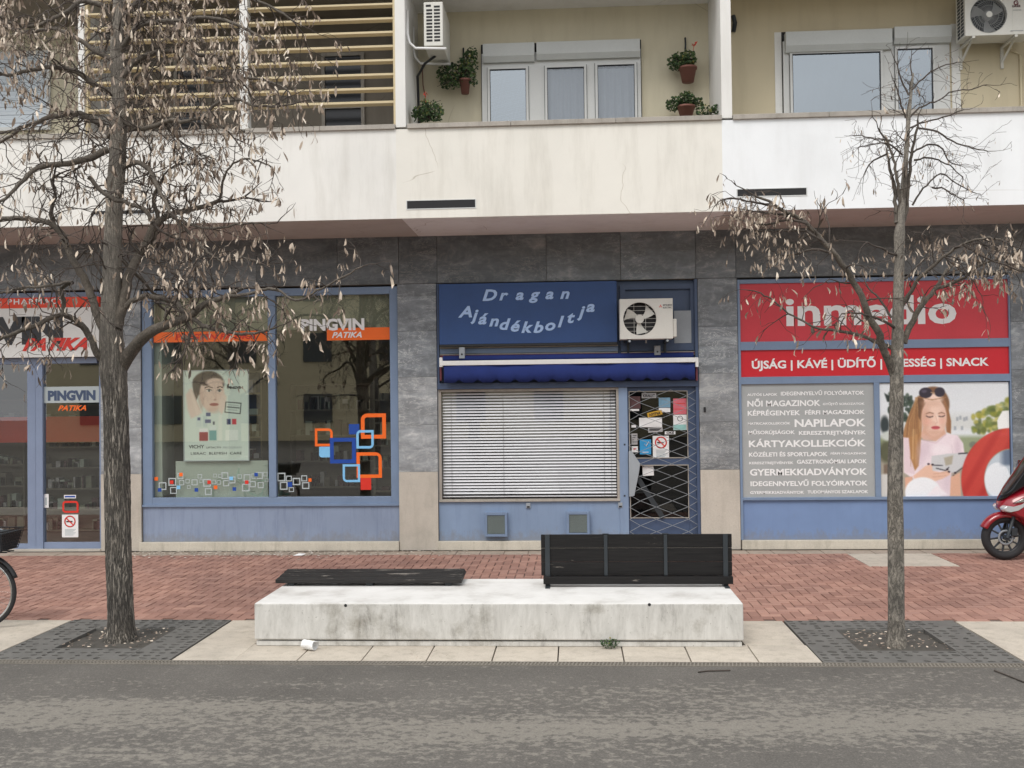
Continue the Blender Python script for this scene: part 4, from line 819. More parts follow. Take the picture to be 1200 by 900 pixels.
# security lattice
gr=thing('security_lattice','folding wire lattice of diamonds pulled across the gift shop door','security grille',((dx0+dx1)/2,0,.06)); GYL=.02
pit,hh=.222,.172; z_lo,z_hi=.075,Z(775,456,GYL); nW=5
for i in range(nW):
    pts=[]; xb=dx0+.05+pit*i
    k=0; z=z_lo
    while z<z_hi:
        s_=1 if (k+i)%2 else -1; pts.append((max(dx0+.01,min(dx1+.02,xb+s_*pit*.5)),GYL+(.004 if i%2 else -.004),z)); z+=hh*.5; k+=1
    fine=[]
    for p,q in zip(pts[:-1],pts[1:]):
        for t_ in (0,.12,.5,.88): fine.append(tuple(p[m]+(q[m]-p[m])*(0 if t_==0 else (.06 if t_==.12 else (.5 if t_==.5 else .94))) for m in range(3)))
    fine.append(pts[-1]); MB().tube(fine,.0038,5).build('wire','steel',gr)
pp=[P(*q,-.0) for q in ((736.7,529),(740,528),(750,543),(749,552),(743.3,581),(737.3,582))]; MB().prism(pp,-.02,.008).build('lock_plate','iron_plate',gr,bevel=.003)
a,b=P(743,553,.03),P(777,607,.03); dd=Vector((b[0]-a[0],0,b[1]-a[1])).normalized(); nn=Vector((-dd.z,0,dd.x))*.035
MB().prism([(a[0]+nn.x,a[1]+nn.z),(a[0]-nn.x,a[1]-nn.z),(b[0]-nn.x,b[1]-nn.z),(b[0]+nn.x,b[1]+nn.z)],.03,.045).build('diagonal_bar','bench_metal',gr)
# notices on the door glass: each a thing
def note(px,mat,label,Y=.09,tilt=0,name='notice',extra=None):
    x0,x1,z0,z1=RC(*px,Y); cx,cz=(x0+x1)/2,(z0+z1)/2; t=thing(name,label,'notice',(cx,Y,z0)); ca,sa=math.cos(tilt),math.sin(tilt)
    v=[(cx+(a-cx)*ca-(b-cz)*sa,y,cz+(a-cx)*sa+(b-cz)*ca) for y in (Y-.001,Y) for a,b in ((x0,z0),(x1,z0),(x1,z1),(x0,z1))]
    MB().add(v,[(0,1,2,3),(7,6,5,4),(0,4,5,1),(1,5,6,2),(2,6,7,3),(3,7,4,0)]).build('sheet',mat,t)
    if extra: extra(t,Y-.0025)
    return t
note((752,460.5,769,466.5),'paper_grey','small pale label reading KIRAKAT at the top of the gift shop door glass',extra=lambda t,Y:tpx('KIRAKAT',753.5,767.5,465.3,3.4,Y,'black_print',t,bold=.03))
note((772,466,785.5,477.5),'paper_pale_blue','pale blue picture sheet in the upper middle of the gift shop door',extra=lambda t,Y:(filmpx((772,478,785.5,483),'paper',t,Y+.001,'caption_strip'),))
note((789,467,804.5,485.5),'paper_pink','pink red notice in the top right of the gift shop door glass',extra=lambda t,Y:(lines(t,790,472.5,803,473.5,1,Y,'red_print'),lines(t,790,479,803,480,1,Y,'red_print')))
def xt(t,Y):
    x,z=P(797,490.5,Y); MB().torus(x,Y,z,.035,.004,16,4,.001).build('symbol','black_print',t); filmpx((789.3,497.5,804,503.8),'paper_green',t,Y,'band')
note((789,486,804.8,504),'paper','white and turquoise notice under the pink one on the gift shop door',extra=xt)
note((758.5,482,776,487.5),'paper_yellow','tilted yellow strip notice reading NYITVA in the middle of the door',.088,.22,extra=lambda t,Y:text('NYITVA',X(761,485,Y),X(774,485,Y),Z(767,487.3,Y)-.01,.04,Y-.003,'black_print',t,bold=.03,slope=.22))
note((749,489.5,775.8,500.5),'paper','wide white paper in the middle of the gift shop door glass',.087)
note((759.5,500.8,776.5,506.5),'paper_grey','grey paper slip hanging just below the wide white paper',.086,.06,extra=lambda t,Y:lines(t,761,502,775,505,3,Y,'black_print'))
note((779,505.4,791.5,509),'paper','tiny white sticker with black print right of the grey slip',extra=lambda t,Y:tpx('OKÉ',781,790,508.4,2.6,Y,'black_print',t,bold=.04))
note((738,464.5,750.5,478.8),'paper_brown','dark brown picture sheet in the upper left of the gift shop door',extra=lambda t,Y:filmpx((738.5,479.3,749,481.6),'paper',t,Y,'caption_strip'))
note((740,498,745.5,501),'paper','small torn white scrap near the left edge of the door glass')
note((740,508,747,521),'paper_grey','narrow grey notice above a small white one at the left of the door',extra=lambda t,Y:lines(t,741,510,746,520,4,Y,'black_print'))
note((740.3,523,747.5,530),'paper','small square white notice beside the bright blue sign on the door',extra=lambda t,Y:lines(t,742,525,746,528,2,Y,'red_print'))
def chk(t,Y):
    a=P(755,520,Y);b=P(757,523,Y);c2=P(760.5,517.5,Y); MB().tube([(a[0],Y,a[1]),(b[0],Y,b[1]),(c2[0],Y,c2[1])],.006,4).build('tick','white_print',t); lines(t,753,529.5,760,530.5,1,Y,'white_print')
note((749.8,515,763,532.5),'paper_blue','bright blue sticker with a white tick on the gift shop door',extra=chk)
t=thing('no_smoking_notice','white no smoking notice behind the lattice of the gift shop door','notice',(X(774.5,530,.09),.09,Z(774.5,536.7,.09))); nosmoke(t,(765,510.7,784,536.7),.088,774.5,518.5,6.3); lines(t,769,527,782,536,6,.0865)
t=note((753,545.8,766,557.5),'paper','crooked white paper in the lower pane of the gift shop door',.088,.05)
# --- shop 4: newsagent --------------------------------------------------------------
NX0,NX1=PX['C1']+.004,PX['D0']-.004; H4=Z(1020,325)
R1=(867,330,1181,398.5); R2=(867,408.5,1181.5,440); RG=(869.5,449.5,1024.5,582.5); RPp=(1031,448.5,1183,581.5)
y4=.02
rt=RC(*R1,y4); rb=RC(*R2,y4); rg=RC(*RG,y4); rp=RC(*RPp,y4)
nx0,nx1=rt[0],rt[1]
f4=MB(); f4.box(NX0,nx0,y4-.03,.12,.13,H4); f4.box(nx1,NX1,y4-.03,.12,.13,H4); f4.box(nx0,nx1,y4-.03,.12,rt[3],H4); f4.box(nx0,nx1,y4-.03,.12,rb[3],rt[2]); f4.box(nx0,nx1,y4-.03,.12,rg[3],rb[2]); f4.box(nx0,nx1,y4-.03,.12,rg[2]-.04,rg[2]); f4.box(rg[1],rp[0],y4-.03,.12,rg[2],rg[3]); f4=f4.build('window_frame','frame_blue',B,.003)
bp('panel','panel_right',NX0+.01,NX1-.01,.03,.11,.13,rg[2]-.041); bp('plinth','plinth',NX0+.01,NX1,-.04,.11,0,.128,.008); bp('core','dim_wall',NX0,NX1,.121,.2,.0,H4)
tag(box('red_sign_board','red_film',None,nx0,nx1,y4,y4+.02,rt[2],rt[3]),'wide red sign board reading inmedio at the top of the newsagent front','sign'); rs=bpy.context.scene.objects['red_sign_board']; ROOT[rs.name]=Vector((0,0,0))
YT=y4-.003
text('inmedio',X(921,378,YT),X(1121,376,YT),Z(1020,379.5,YT),(Z(1020,345.5,YT)-Z(1020,379.5,YT)),YT,'white_print',rs,bold=.025,refcap=.73*1.0)
rs2=box('red_price_band','red_band',None,nx0,nx1,y4,y4+.02,rb[2],rb[3]); tag(rs2,'bright red strip listing newspapers, coffee and snacks below the big red board','sign'); tpx('ÚJSÁG | KÁVÉ | ÜDÍTŐ | ÉDESSÉG | SNACK',881,1159,430,9,YT,'white_print',rs2,bold=.03,refcap=caph(.03))
gb=box('word_board','grey_board',None,rg[0],rg[1],y4,y4+.02,rg[2],rg[3]); tag(gb,'grey board covered in white magazine category words in the newsagent window','sign')
for t_,a,b,yb,cp_ in (('AUTÓS LAPOK',93,307,143,17),('IDEGENNYELVŰ FOLYÓIRATOK',330,917,137,26),('NŐI MAGAZINOK',95,610,215,40),('GYŰJTŐ SOROZATOK',625,920,207,15),('KÉPRÉGENYEK',97,468,280,33),('FÉRFI MAGAZINOK',500,922,272,28),('MATRICAKOLLEKCIÓK',98,398,345,16),('NAPILAPOK',427,928,358,52),('MŰSORÚJSÁGOK',102,430,412,24),('KERESZTREJTVÉNYEK',457,930,415,26),('KÁRTYAKOLLEKCIÓK',105,928,500,46),('KÖZÉLETI ÉS SPORTLAPOK',106,660,568,28),('FÉRFI MAGAZINOK',680,935,555,14),('KERESZTREJTVÉNYEK',108,420,623,17),('GASZTRONÓMIAI LAPOK',443,936,618,27),('GYERMEKKIADVÁNYOK',113,938,700,45),('IDEGENNYELVŰ FOLYÓIRATOK',117,942,775,33),('GYERMEKKIADVÁNYOK',115,495,832,20),('TUDOMÁNYOS SZAKLAPOK',518,945,828,21)):
    tpx(t_,860+a/6,860+b/6,440+yb/6,cp_/6,YT,'white_print',gb,bold=.03)
# photo poster
c=Canvas(230,202,(38,90,872,800)); one=np.ones((202,230)); c.blend(one,(226,230,234)); c.blend(np.clip((c.yy-260)/60,0,1)*np.clip((400-c.yy)/30,0,1),(214,216,214))
for x,y in ((525,375),(570,375),(560,310),(600,315),(540,318),(585,320)): c.poly([(x-7,y-12),(x+7,y-12),(x+7,y+12),(x-7,y+12)],(150,156,165),6,.8)
rr=random.Random(5)
c.blend(np.clip((c.yy-410)/30,0,1),(150,160,128)); c.blend(np.clip((c.yy-520)/40,0,1),(168,160,146))
for k in range(150):
    x,y=rr.uniform(640,872),rr.uniform(200,400); 
    if y>200+(872-x)*.45: c.ell(x,y,rr.uniform(10,24),rr.uniform(10,22),rr.choice([(150,150,60),(110,125,60),(186,176,84),(92,104,60),(196,190,120)]),.6,.7)
for k in range(70):
    x,y=rr.uniform(110,250),rr.uniform(150,330); c.ell(x,y,rr.uniform(9,20),rr.uniform(9,20),rr.choice([(44,58,48),(60,76,62),(34,44,40)]),.5,.8)
c.poly([(72,150),(100,165),(130,150),(135,210),(90,205)],(44,54,50),8); c.ell(72,350,28,55,(52,62,64),.5); c.ell(80,520,45,70,(90,92,70),.5); c.poly([(60,600),(120,590),(120,680),(60,680)],(120,104,90),10); c.poly([(38,660),(130,655),(130,800),(38,800)],(206,204,200),12); c.ell(90,420,40,30,(200,206,200),.5)
c.poly([(795,330),(830,270),(872,268),(872,380),(800,385)],(240,240,238),5)
hair=[(164,122,82),(196,152,104),(222,184,134),(130,92,62)]
c.ell(388,225,104,112,(128,92,66),.1); c.poly([(290,170),(240,260),(205,350),(186,410),(190,470),(225,440),(232,560),(262,640),(285,610),(300,520),(310,380),(320,200)],(168,122,82),6)
for k in range(26):
    x=rr.uniform(200,300); c.line([(300-rr.uniform(0,30),180),(x+8,330),(x-4 if x<230 else x,430 if x<232 else rr.uniform(520,620))],rr.uniform(2,6),rr.choice(hair),.55)
c.poly([(455,180),(482,240),(500,330),(498,410),(470,400),(460,300)],(150,106,72),5)
c.poly([(325,370),(455,370),(470,420),(400,455),(320,445),(295,420)],(222,178,156),6); c.ell(392,305,80,118,(238,204,186),.08); c.ell(328,330,22,70,(216,170,148),.7,.6); c.ell(380,190,66,34,(244,216,200),.5)
c.poly([(288,180),(310,172),(330,200),(312,260),(304,330),(290,300)],(112,80,58),6)
for (x,y,rx,ry,cc,al) in ((340,320,30,90,(206,160,138),.55),(452,330,22,80,(214,170,150),.5),(392,345,20,14,(222,176,156),.5),(350,335,26,20,(236,176,160),.5),(438,330,20,18,(236,180,164),.45),(395,402,50,18,(206,158,136),.6),(384,215,60,22,(214,172,150),.6),(364,288,26,10,(190,146,126),.5),(440,287,22,9,(196,152,132),.5),(400,440,60,20,(214,170,150),.6),(410,318,9,30,(250,226,212),.6)): c.ell(x,y,rx,ry,cc,1.1,al)
c.ell(340,152,43,33,(52,46,58),.1); c.ell(430,148,34,30,(56,50,62),.1); c.line([(375,150),(398,155)],7,(180,150,120)); c.ell(330,142,18,10,(110,104,124),.6,.6); c.line([(296,180),(380,196),(470,182)],6,(170,126,90),.8)
c.line([(340,284),(362,275),(388,282)],5,(140,100,80)); c.line([(420,282),(440,276),(460,284)],5,(140,100,80)); c.ell(364,292,24,9,(226,186,168),.5); c.ell(440,290,21,8,(226,186,168),.5); c.line([(342,297),(352,303),(366,305),(384,300)],5,(62,44,42)); c.line([(422,299),(436,303),(450,301),(460,295)],5,(62,44,42)); c.line([(402,300),(412,338),(398,348)],4,(210,160,140),.8); c.ell(400,371,28,11,(196,88,94),.3); c.line([(374,370),(426,370)],2,(140,50,60))
c.poly([(190,430),(260,436),(330,452),(400,456),(468,408),(540,420),(575,470),(582,530),(520,560),(495,660),(485,800),(200,800),(250,690),(190,650)],(238,222,228),7); c.poly([(190,430),(240,450),(260,560),(262,660),(196,650)],(228,206,212),6); c.line([(300,445),(400,468),(468,412)],5,(216,190,198))
c.poly([(225,430),(235,560),(262,640),(285,610),(300,520),(306,400)],(176,128,84),6)
for k in range(14): x=rr.uniform(235,295); c.line([(x,380),(x-3,500),(x-6,rr.uniform(560,620))],3,rr.choice(hair),.6)
for (x,y,rx,ry,al) in ((330,500,40,60,.5),(360,700,60,60,.4),(540,500,20,60,.5),(470,700,30,80,.45),(300,560,24,70,.4)): c.ell(x,y,rx,ry,(206,184,196),1.2,al)
c.line([(500,480),(510,560),(498,650)],6,(214,196,204),.7); c.ell(430,510,60,30,(246,236,240),.8,.6)
c.poly([(196,680),(246,676),(236,740),(198,795)],(222,172,148),5); c.poly([(372,548),(470,535),(602,530),(585,600),(520,655),(430,640),(362,640)],(206,206,208),5); c.line([(372,605),(440,608)],5,(50,50,56)); c.line([(400,625),(460,640),(480,620)],6,(60,60,66)); c.poly([(450,560),(510,545),(500,600),(460,610)],(176,168,150),8); c.line([(520,655),(590,610)],6,(70,70,76)); c.line([(545,535),(600,531)],7,(40,40,46))
c.poly([(250,672),(330,610),(372,600),(376,640),(420,650),(480,640),(488,665),(440,690),(372,712),(330,690),(262,700)],(232,190,168),6)
for a in ((350,598),(376,602),(470,632),(480,648),(520,655),(512,672)): c.ell(a[0],a[1],8,6,(44,30,38),.4)
c.line([(380,660),(480,650)],3,(196,144,122),.8); c.line([(372,680),(460,672)],3,(196,144,122),.8)
c.poly([(492,680),(552,650),(555,800),(484,800)],(224,176,150),6); c.ell(310,775,115,95,(240,242,246),.08); c.poly([(400,730),(470,790),(400,800),(330,800)],(244,236,240),10); c.ell(640,480,26,20,(120,124,110),.5)
q=np.sqrt(((c.xx-885)/330)**2+((c.yy-705)/330)**2); qi=np.sqrt(((c.xx-885)/178)**2+((c.yy-700)/192)**2); ring=np.clip((1-q)*60,0,1)*np.clip((qi-1)*40,0,1)
c.blend(ring*.9,(204,62,54)); c.blend(ring*np.clip(.35*np.sin(c.xx*.05+c.yy*.03)+.1,0,1),(168,44,44)); ins=np.clip((1-qi)*40,0,1); c.blend(ins,(196,206,214)); c.ell(790,700,82,108,(236,240,244),.06); c.blend(ins*np.clip((c.xx-800)/40,0,1)*np.clip((620-c.yy)/20,0,1)*.8,(84,100,124))
pp_=thing('photo_poster','large photo poster of a blonde woman in a white shirt reading, with a red arc','poster',(rp[0],y4,rp[2])); c.mesh('print',rp[0],rp[1]-.0,rp[2],rp[3],y4+.0,pp_); box('backing_board','paper',pp_,rp[0],rp[1],y4+.003,y4+.02,rp[2],rp[3])
# ================================================================ AIR CONDITIONERS
def plate_hole(mb,x0,x1,z0,z1,cx,cz,r,y,n=32):
    out=[];inn=[]
    for k in range(n):
        t=2*PI*(k+.5)/n; cc,ss=math.cos(t),math.sin(t); ts=[]
        if cc>1e-9: ts.append((x1-cx)/cc)
        if cc<-1e-9: ts.append((x0-cx)/cc)
        if ss>1e-9: ts.append((z1-cz)/ss)
        if ss<-1e-9: ts.append((z0-cz)/ss)
        q=min(ts); out.append((cx+cc*q,y,cz+ss*q)); inn.append((cx+cc*r,y,cz+ss*r))
    back=[(a,y+.05,b) for a,_,b in inn]
    mb.add(out+inn+back,[(k,(k+1)%n,n+(k+1)%n,n+k) for k in range(n)]+[(n+k,n+(k+1)%n,2*n+(k+1)%n,2*n+k) for k in range(n)])
    for px_,pz_ in ((x0,z0),(x1,z0),(x1,z1),(x0,z1)):
        ks=sorted(range(n),key=lambda k:(out[k][0]-px_)**2+(out[k][2]-pz_)**2)[:2]; mb.add([(px_,y,pz_),out[ks[0]],out[ks[1]]],[(0,1,2)])
def acunit(label,x0,x1,yf,yb,z0,z1,fx,fz,fr,style):
    t=thing('air_conditioner',label,'air conditioner',((x0+x1)/2,yb,z0))
    xs=x0+(x1-x0)*.70
    mb=MB(); plate_hole(mb,x0,xs,z0,z1,fx,fz,fr,yf); mb.box(xs,x1,yf-.004,yf+.002,z0,z1)
    mb.box(x0,x0+.012,yf+.001,yb,z0,z1); mb.box(x1-.012,x1,yf+.003,yb,z0,z1); mb.box(x0+.012,x1-.012,yf+.003,yb,z1-.012,z1-.001); mb.box(x0+.012,x1-.012,yf+.003,yb,z0+.001,z0+.012); mb.box(x0+.012,x1-.012,yb-.01,yb-.001,z0+.012,z1-.012)
    mb.build('casing','ac_white',t,0)
    MB().disc(fx,yf+.10,fz,fr*1.02,32,'y',.01).build('fan_recess','dark_inside' if style!=1 else 'bench_metal',t)
    mb=MB()
    for b in range(3):
        a=b*2*PI/3+.5; v=[]
        for i in range(5):
            rr_=fr*(.18+.78*i/4)
            for s_ in (-.62+.1*i,.30+.12*i): v.append((fx+rr_*math.cos(a+s_*.8),yf+.06+.03*s_,fz+rr_*math.sin(a+s_*.8)))
        mb.add(v,[(2*i,2*i+1,2*i+3,2*i+2) for i in range(4)],True)
    mb.disc(fx,yf+.045,fz,fr*.26,20,'y',.05,fr*.26); mb.build('fan','ac_white' if style==0 else 'ac_grey',t)
    mb=MB()
    if style==0:
        for k in range(-3,4):
            zz_=fz+k*fr/4; hw=math.sqrt(max(0,fr*fr-(zz_-fz)**2)); mb.tube([(fx-hw,yf+.004,zz_),(fx+hw,yf+.004,zz_)],.0026,4)
        for k in (-.35,.35): mb.tube([(fx+k*fr,yf+.006,fz-fr*.93),(fx+k*fr,yf+.006,fz+fr*.93)],.0026,4)
    else:
        for k in range(40):
            a=2*PI*k/40; mb.tube([(fx+fr*q*math.cos(a+.55*q),yf-.004-.012*(1-q*q),fz+fr*q*math.sin(a+.55*q)) for q in (.15,.4,.65,.85,1)],.0030,3)
        for q in (.55,.8,1.0): mb.torus(fx,yf-.004,fz,fr*q,.003,32,4)
    mb.build('fan_guard','ac_grey' if style else 'ac_white',t)
    if style: MB().disc(fx,yf-.022,fz,fr*.17,20,'y',.01).build('guard_hub','ac_white',t)
    return t,xs
AYF=-.36; e=RC(726.5,350,788.5,397,AYF); cx,cz=P(749.8,373.5,AYF)
ac,xs=acunit('white outdoor unit with three fan blades above the gift shop door, beside the blue sign',e[0],e[1],AYF,-.08,e[2],e[3],cx,cz,.225,0)
box('valve_cover','ac_white',ac,e[1]+.001,e[1]+.055,AYF+.03,-.12,e[2]+.02,e[2]+.27,.012)
v,f=textmesh('MITSUBISHI ELECTRIC',0,.01); tpx('MITSUBISHI',777,787.5,358.3,1.8,AYF-.006,'bench_metal',ac,bold=.02); tpx('ELECTRIC',777,787.5,361.3,1.8,AYF-.006,'bench_metal',ac,bold=.02)
lx,lz=P(774,359,AYF); mb=MB()
for k in range(3):
    a=PI/2+k*2*PI/3; d=Vector((math.cos(a),math.sin(a))); n_=Vector((-d.y,d.x)); L_=.026; pts=[(0,0),(d*L_*.5+n_*L_*.29),(d*L_),(d*L_*.5-n_*L_*.29)]
    mb.add([(lx+p[0],AYF-.0062,lz+p[1]) for p in pts],[(0,1,2,3)])
mb.build('three_diamond_emblem','red_print',ac)
for px in (737,781): q=X(px,398,-.2); mb=MB(); mb.box(q-.02,q+.02,AYF+.01,.045,e[2]-.045,e[2]-.012); mb.box(q-.015,q+.015,.02,.045,e[2]-.2,e[2]-.045); mb.build('bracket','bench_metal',ac); MB().disc(q,AYF+.004,e[2]-.028,.016,12,'y',.012).build('bracket_cap','iron_plate',ac)
MB().tube([(X(757,396,-.2),-.2,e[2]),(X(757,396,-.2),-.2,e[2]-.05)],.012,8).build('drain_stub','ac_grey',ac)
# upper right unit
Y2=-.78; e=(X(1131,20,Y2),X(1131,20,Y2)+.86,0,0); z0,z1=Z(1165,41,Y2),Z(1165,41,Y2)+.60; cx,cz=P(1158.5,17.5,Y2)
ac2,xs=acunit('white outdoor unit with a round radial grille at the top right corner of the balcony',e[0],e[1],Y2,Y2+.32,z0,z1,cx,cz,.232,1)
mb=MB()
for i in range(12):
    for j in range(2): zq=z0+.03+i*.046; mb.box(e[0]-.004,e[0]+.001,Y2+.05+j*.12,Y2+.14+j*.12,zq,zq+.032)
mb.build('side_grille','bench_metal',ac2); xl=X(1191,20,Y2); z3=Z(1191,4.5,Y2)
mb=MB(); mb.torus(xl,Y2-.005,z3+.012,.026,.008,20,4,.001,a0=.6,a1=5.9); mb.box(xl,xl+.03,Y2-.007,Y2-.005,z3+.004,z3+.016); mb.build('emblem','dark_red',ac2); tpx('GREE',1186,1196,8.3,2.6,Y2-.007,'paper_brown',ac2,bold=.04)
tpx('INVERTER',1187,1197,12.5,1.4,Y2-.007,'ac_grey',ac2,bold=.02); q=RC(1184,35.6,1199,36.6,Y2); box('badge_line','ac_grey',ac2,q[0],q[1],Y2-.0065,Y2-.005,q[2],q[3])
for px in (1127,1176): q=X(px,50,-.5)+.05; mb=MB(); mb.tube([(q,BW-.01,z0-.22),(q,Y2+.02,z0-.02)],.016,6); mb.box(q-.018,q+.018,Y2,BW,z0-.03,z0-.002); mb.box(q-.018,q+.018,BW-.03,BW,z0-.3,z0-.03); mb.build('bracket','ac_white',ac2)
q=X(1195,80,BW); tag(MB().tube([(q-.2,BW-.2,z0),(q-.12,BW-.03,z0-.06),(q,BW-.03,z0-.12),(q,BW-.03,SOF+.3)],.016,8).build('drain_pipe','cream_wall2'),'thin beige pipe running down the wall below the top right air conditioner','pipe')
# left loggia unit, hung on the party wall, seen from its narrow grille side
t=thing('air_conditioner','white outdoor unit seen end-on, hung on the left side wall of the middle balcony','air conditioner',(F1,-.9,6.9))
YL=-1.28; q=RC(496.5,2,519,54,YL); x0,x1,z0,z1=q; mb=MB().box(x0,x1,YL,YL+.78,z0,z1); mb.build('casing','ac_white',t,.012)
mb=MB(); nrow=11; hz=(z1-z0)
for i in range(nrow):
    for j in range(2):
        if i==nrow-1 and j==0: continue
        zq=z0+hz*(.105+.076*i); xq=x0+(x1-x0)*(.14+.40*j); mb.box(xq,xq+(x1-x0)*.31,YL-.003,YL+.002,zq,zq+hz*.045)
mb.build('grille','dark_inside',t); q=RC(499,5.5,505,8,YL); box('handle_slot','dark_inside',t,q[0],q[1],YL-.003,YL+.002,q[2],q[3])
for (ys,yl,zl,zt2) in ((-1.30,'front',0,0),(-.72,'rear',0,0)):
    pts=[(477.5,12),(477.5,40),(480,50),(487,56.5),(523,57)] if yl=='front' else [(484.5,32),(484.5,58),(487,68),(493,74.5),(528,75)]
    pp=[(P(a,b,ys)[0],ys,P(a,b,ys)[1]) for a,b in pts]; MB().tube(pp,.017,8).build('bracket','white_metal',t)
q=RC(500,57,523,72,-1.0); mb=MB(); mb.tube([(x0+.1,-.9,z0),(x0-.05,-.85,z0-.08),(F1+.05,-.7,z0-.2),(F1+.03,-.5,z0-.6),(F1+.03,-.4,ZP-.4)],.018,8); mb.build('hose','black_plastic',t)
# ================================================================ BALCONY PLANTS
def leaves(mb,cx,cy,cz,rx,ry,rz,n,rnd,size=.035,core=True):
    for _ in range(n):
        while True:
            a,b,c_=rnd.uniform(-1,1),rnd.uniform(-1,1),rnd.uniform(-1,1)
            if a*a+b*b+c_*c_<1: break
        p=Vector((cx+a*rx,cy+b*ry,cz+c_*rz)); s_=size*rnd.uniform(.5,1.1); e_=Euler((rnd.uniform(-1,1)*1.2,rnd.uniform(-1,1),rnd.uniform(0,6.28))); m=e_.to_matrix()
        pts=[(math.cos(2*PI*k/6)*s_*(.75 if k%2 else .5),math.sin(2*PI*k/6)*s_*.6,.15*s_*math.cos(3*k)) for k in range(6)]
        mb.add([p+m@Vector(q) for q in pts],[tuple(range(6))])
def plant(label,px,pot,blobs,Y,seed,flowers=(),hook=None,grp=None,stems=True):
    rnd=random.Random(seed); x,z=P(*px,Y); t=thing('potted_plant',label,'plant',(x,Y,z),grp)
    if pot:
        q=RC(*pot,Y); r_=(q[1]-q[0])/2; cxp=(q[0]+q[1])/2
        MB().lathe(cxp,Y,[(.001,q[2]),(r_*.62,q[2]),(r_*.9,q[3]-.03),(r_*.92,q[3]-.03),(r_,q[3]-.028),(r_,q[3]),(r_*.9,q[3]),(r_*.85,q[3]-.02),(.001,q[3]-.02)],20).build('pot','terracotta',t)
    mb=MB(); st=MB()
    for (a,b,c_,d,n,dy) in blobs:
        q=RC(a,b,c_,d,Y); leaves(mb,(q[0]+q[1])/2,Y+dy,(q[2]+q[3])/2,(q[1]-q[0])/2*1.08,.15,(q[3]-q[2])/2*1.05,int(n*1.3),rnd,.034)
        for k in range(n//12): 
            e0=(x+rnd.uniform(-.04,.04),Y,z); e1=(rnd.uniform(q[0],q[1]),Y+dy+rnd.uniform(-.1,.1),rnd.uniform(q[2],q[3])); st.tube([e0,((e0[0]+e1[0])/2,(e0[1]+e1[1])/2,max(e0[2],e1[2])-.02),e1],.004,3)
    tag(mb.build('foliage','green_leaf',t),kind='stuff'); 
    if st.v: st.build('stems','twig',t)
    for (fx_,fy_,fs) in flowers:
        fxx,fzz=P(fx_,fy_,Y); fb=MB()
        for _ in range(14): a,b,c_=[rnd.gauss(0,.4) for _ in range(3)]; p=Vector((fxx+a*fs,Y+b*fs,fzz+c_*fs)); fb.add([p+Vector((rnd.gauss(0,1),rnd.gauss(0,1),rnd.gauss(0,1)))*fs*.28 for _ in range(3)],[(0,1,2)])
        fb.tube([(fxx,Y,fzz),(fxx+(x-fxx)*.3,Y,(fzz+z)/2),(x,Y,z)],.004,4) ; fb.build('flower','flower_red',t)
    if hook:
        a,b=P(*hook[0],BW-.02),P(*hook[1],BW-.02); hk=MB(); hk.tube([(a[0],BW-.012,a[1]),(a[0],BW-.04,(a[1]+b[1])/2),(b[0],BW-.012,b[1])],.012,6); hk.tube([(a[0],BW-.02,a[1]),(x,Y,z)],.004,4); hk.build('hook','bench_metal',t)
GP='geraniums hung on the balcony wall'
plant('large geranium with spreading leaves in a terracotta wall pot left of the middle window',(545,93),(538,93,552,110),[(512,74,546,104,330,0),(536,62,560,94,200,0),(546,56,560,70,60,0),(550,88,560,100,40,0)],-.5,1,hook=((543,56),(543,82)),grp=GP)
plant('dark bushy plant with one red bloom at the left end of the middle balcony parapet',(500,140),None,[(483,124,506,143,200,0),(500,119,520,143,170,0),(494,116,504,128,40,0)],-1.15,2,flowers=((498.5,110,.03),))
plant('geranium in a tilted terracotta pot with one red bloom, the upper of the right pair',(806,80),(795,79,817,96.5),[(782,66,804,82,140,0),(796,59,816,80,220,0),(788,62,800,72,30,0)],-.5,3,flowers=((813.5,51.5,.04),),hook=((803,44),(803,62)),grp=GP)
plant('geranium in a terracotta pot just above the parapet, the lower of the right pair',(804,126),(793,124.5,815,138),[(780,114,800,130,120,0),(795,107,815,126,200,0),(812,115,824,128,60,0)],-.55,4,grp=GP)
plant('low succulents sprouting behind the coping at the right end of the middle balcony',(830,134),None,[(816,124,834,137,60,0),(834,123,845,134,40,0)],-1.1,5)
hk=P(480,200,-.4)
q=P(493,110,BW-.02); tag(MB().tube([(P(495,75,BW)[0],BW-.03,P(495,75,BW)[1]),(P(496,100,BW)[0],BW-.03,P(496,100,BW)[1]),(P(499,115,BW)[0],BW-.05,P(499,115,BW)[1])],.008,5).build('hanging_cord','terracotta'),'thin rusty cord hanging above the plant at the left end of the middle balcony','cord')
x,z=P(859,28,BW); tag(MB().tube([(x,BW-.03,z+.1),(x+.02,BW-.05,z),(x,BW-.03,z-.12)],.03,8).build('wall_lantern','bench_metal'),'small dark fitting on the wall beside the right balcony pillar','wall fitting')
# ================================================================ CONCRETE BENCH
bn=thing('concrete_bench','long stained concrete block bench with a black backrest and loose dark boards','bench',((BLK[0]+BLK[1])/2,-5.05,0))
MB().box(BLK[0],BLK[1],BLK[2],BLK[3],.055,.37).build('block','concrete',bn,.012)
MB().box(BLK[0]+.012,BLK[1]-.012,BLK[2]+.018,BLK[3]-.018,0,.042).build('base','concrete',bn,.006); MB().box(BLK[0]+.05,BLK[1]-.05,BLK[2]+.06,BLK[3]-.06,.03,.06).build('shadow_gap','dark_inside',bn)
for px,py in ((405,709.5),(761,708.5)): x,z=P(px,py,BLK[2]); MB().disc(x,BLK[2]-.0015,z,.013,14,'y',.002).build('lifting_hole','dark_inside',bn)
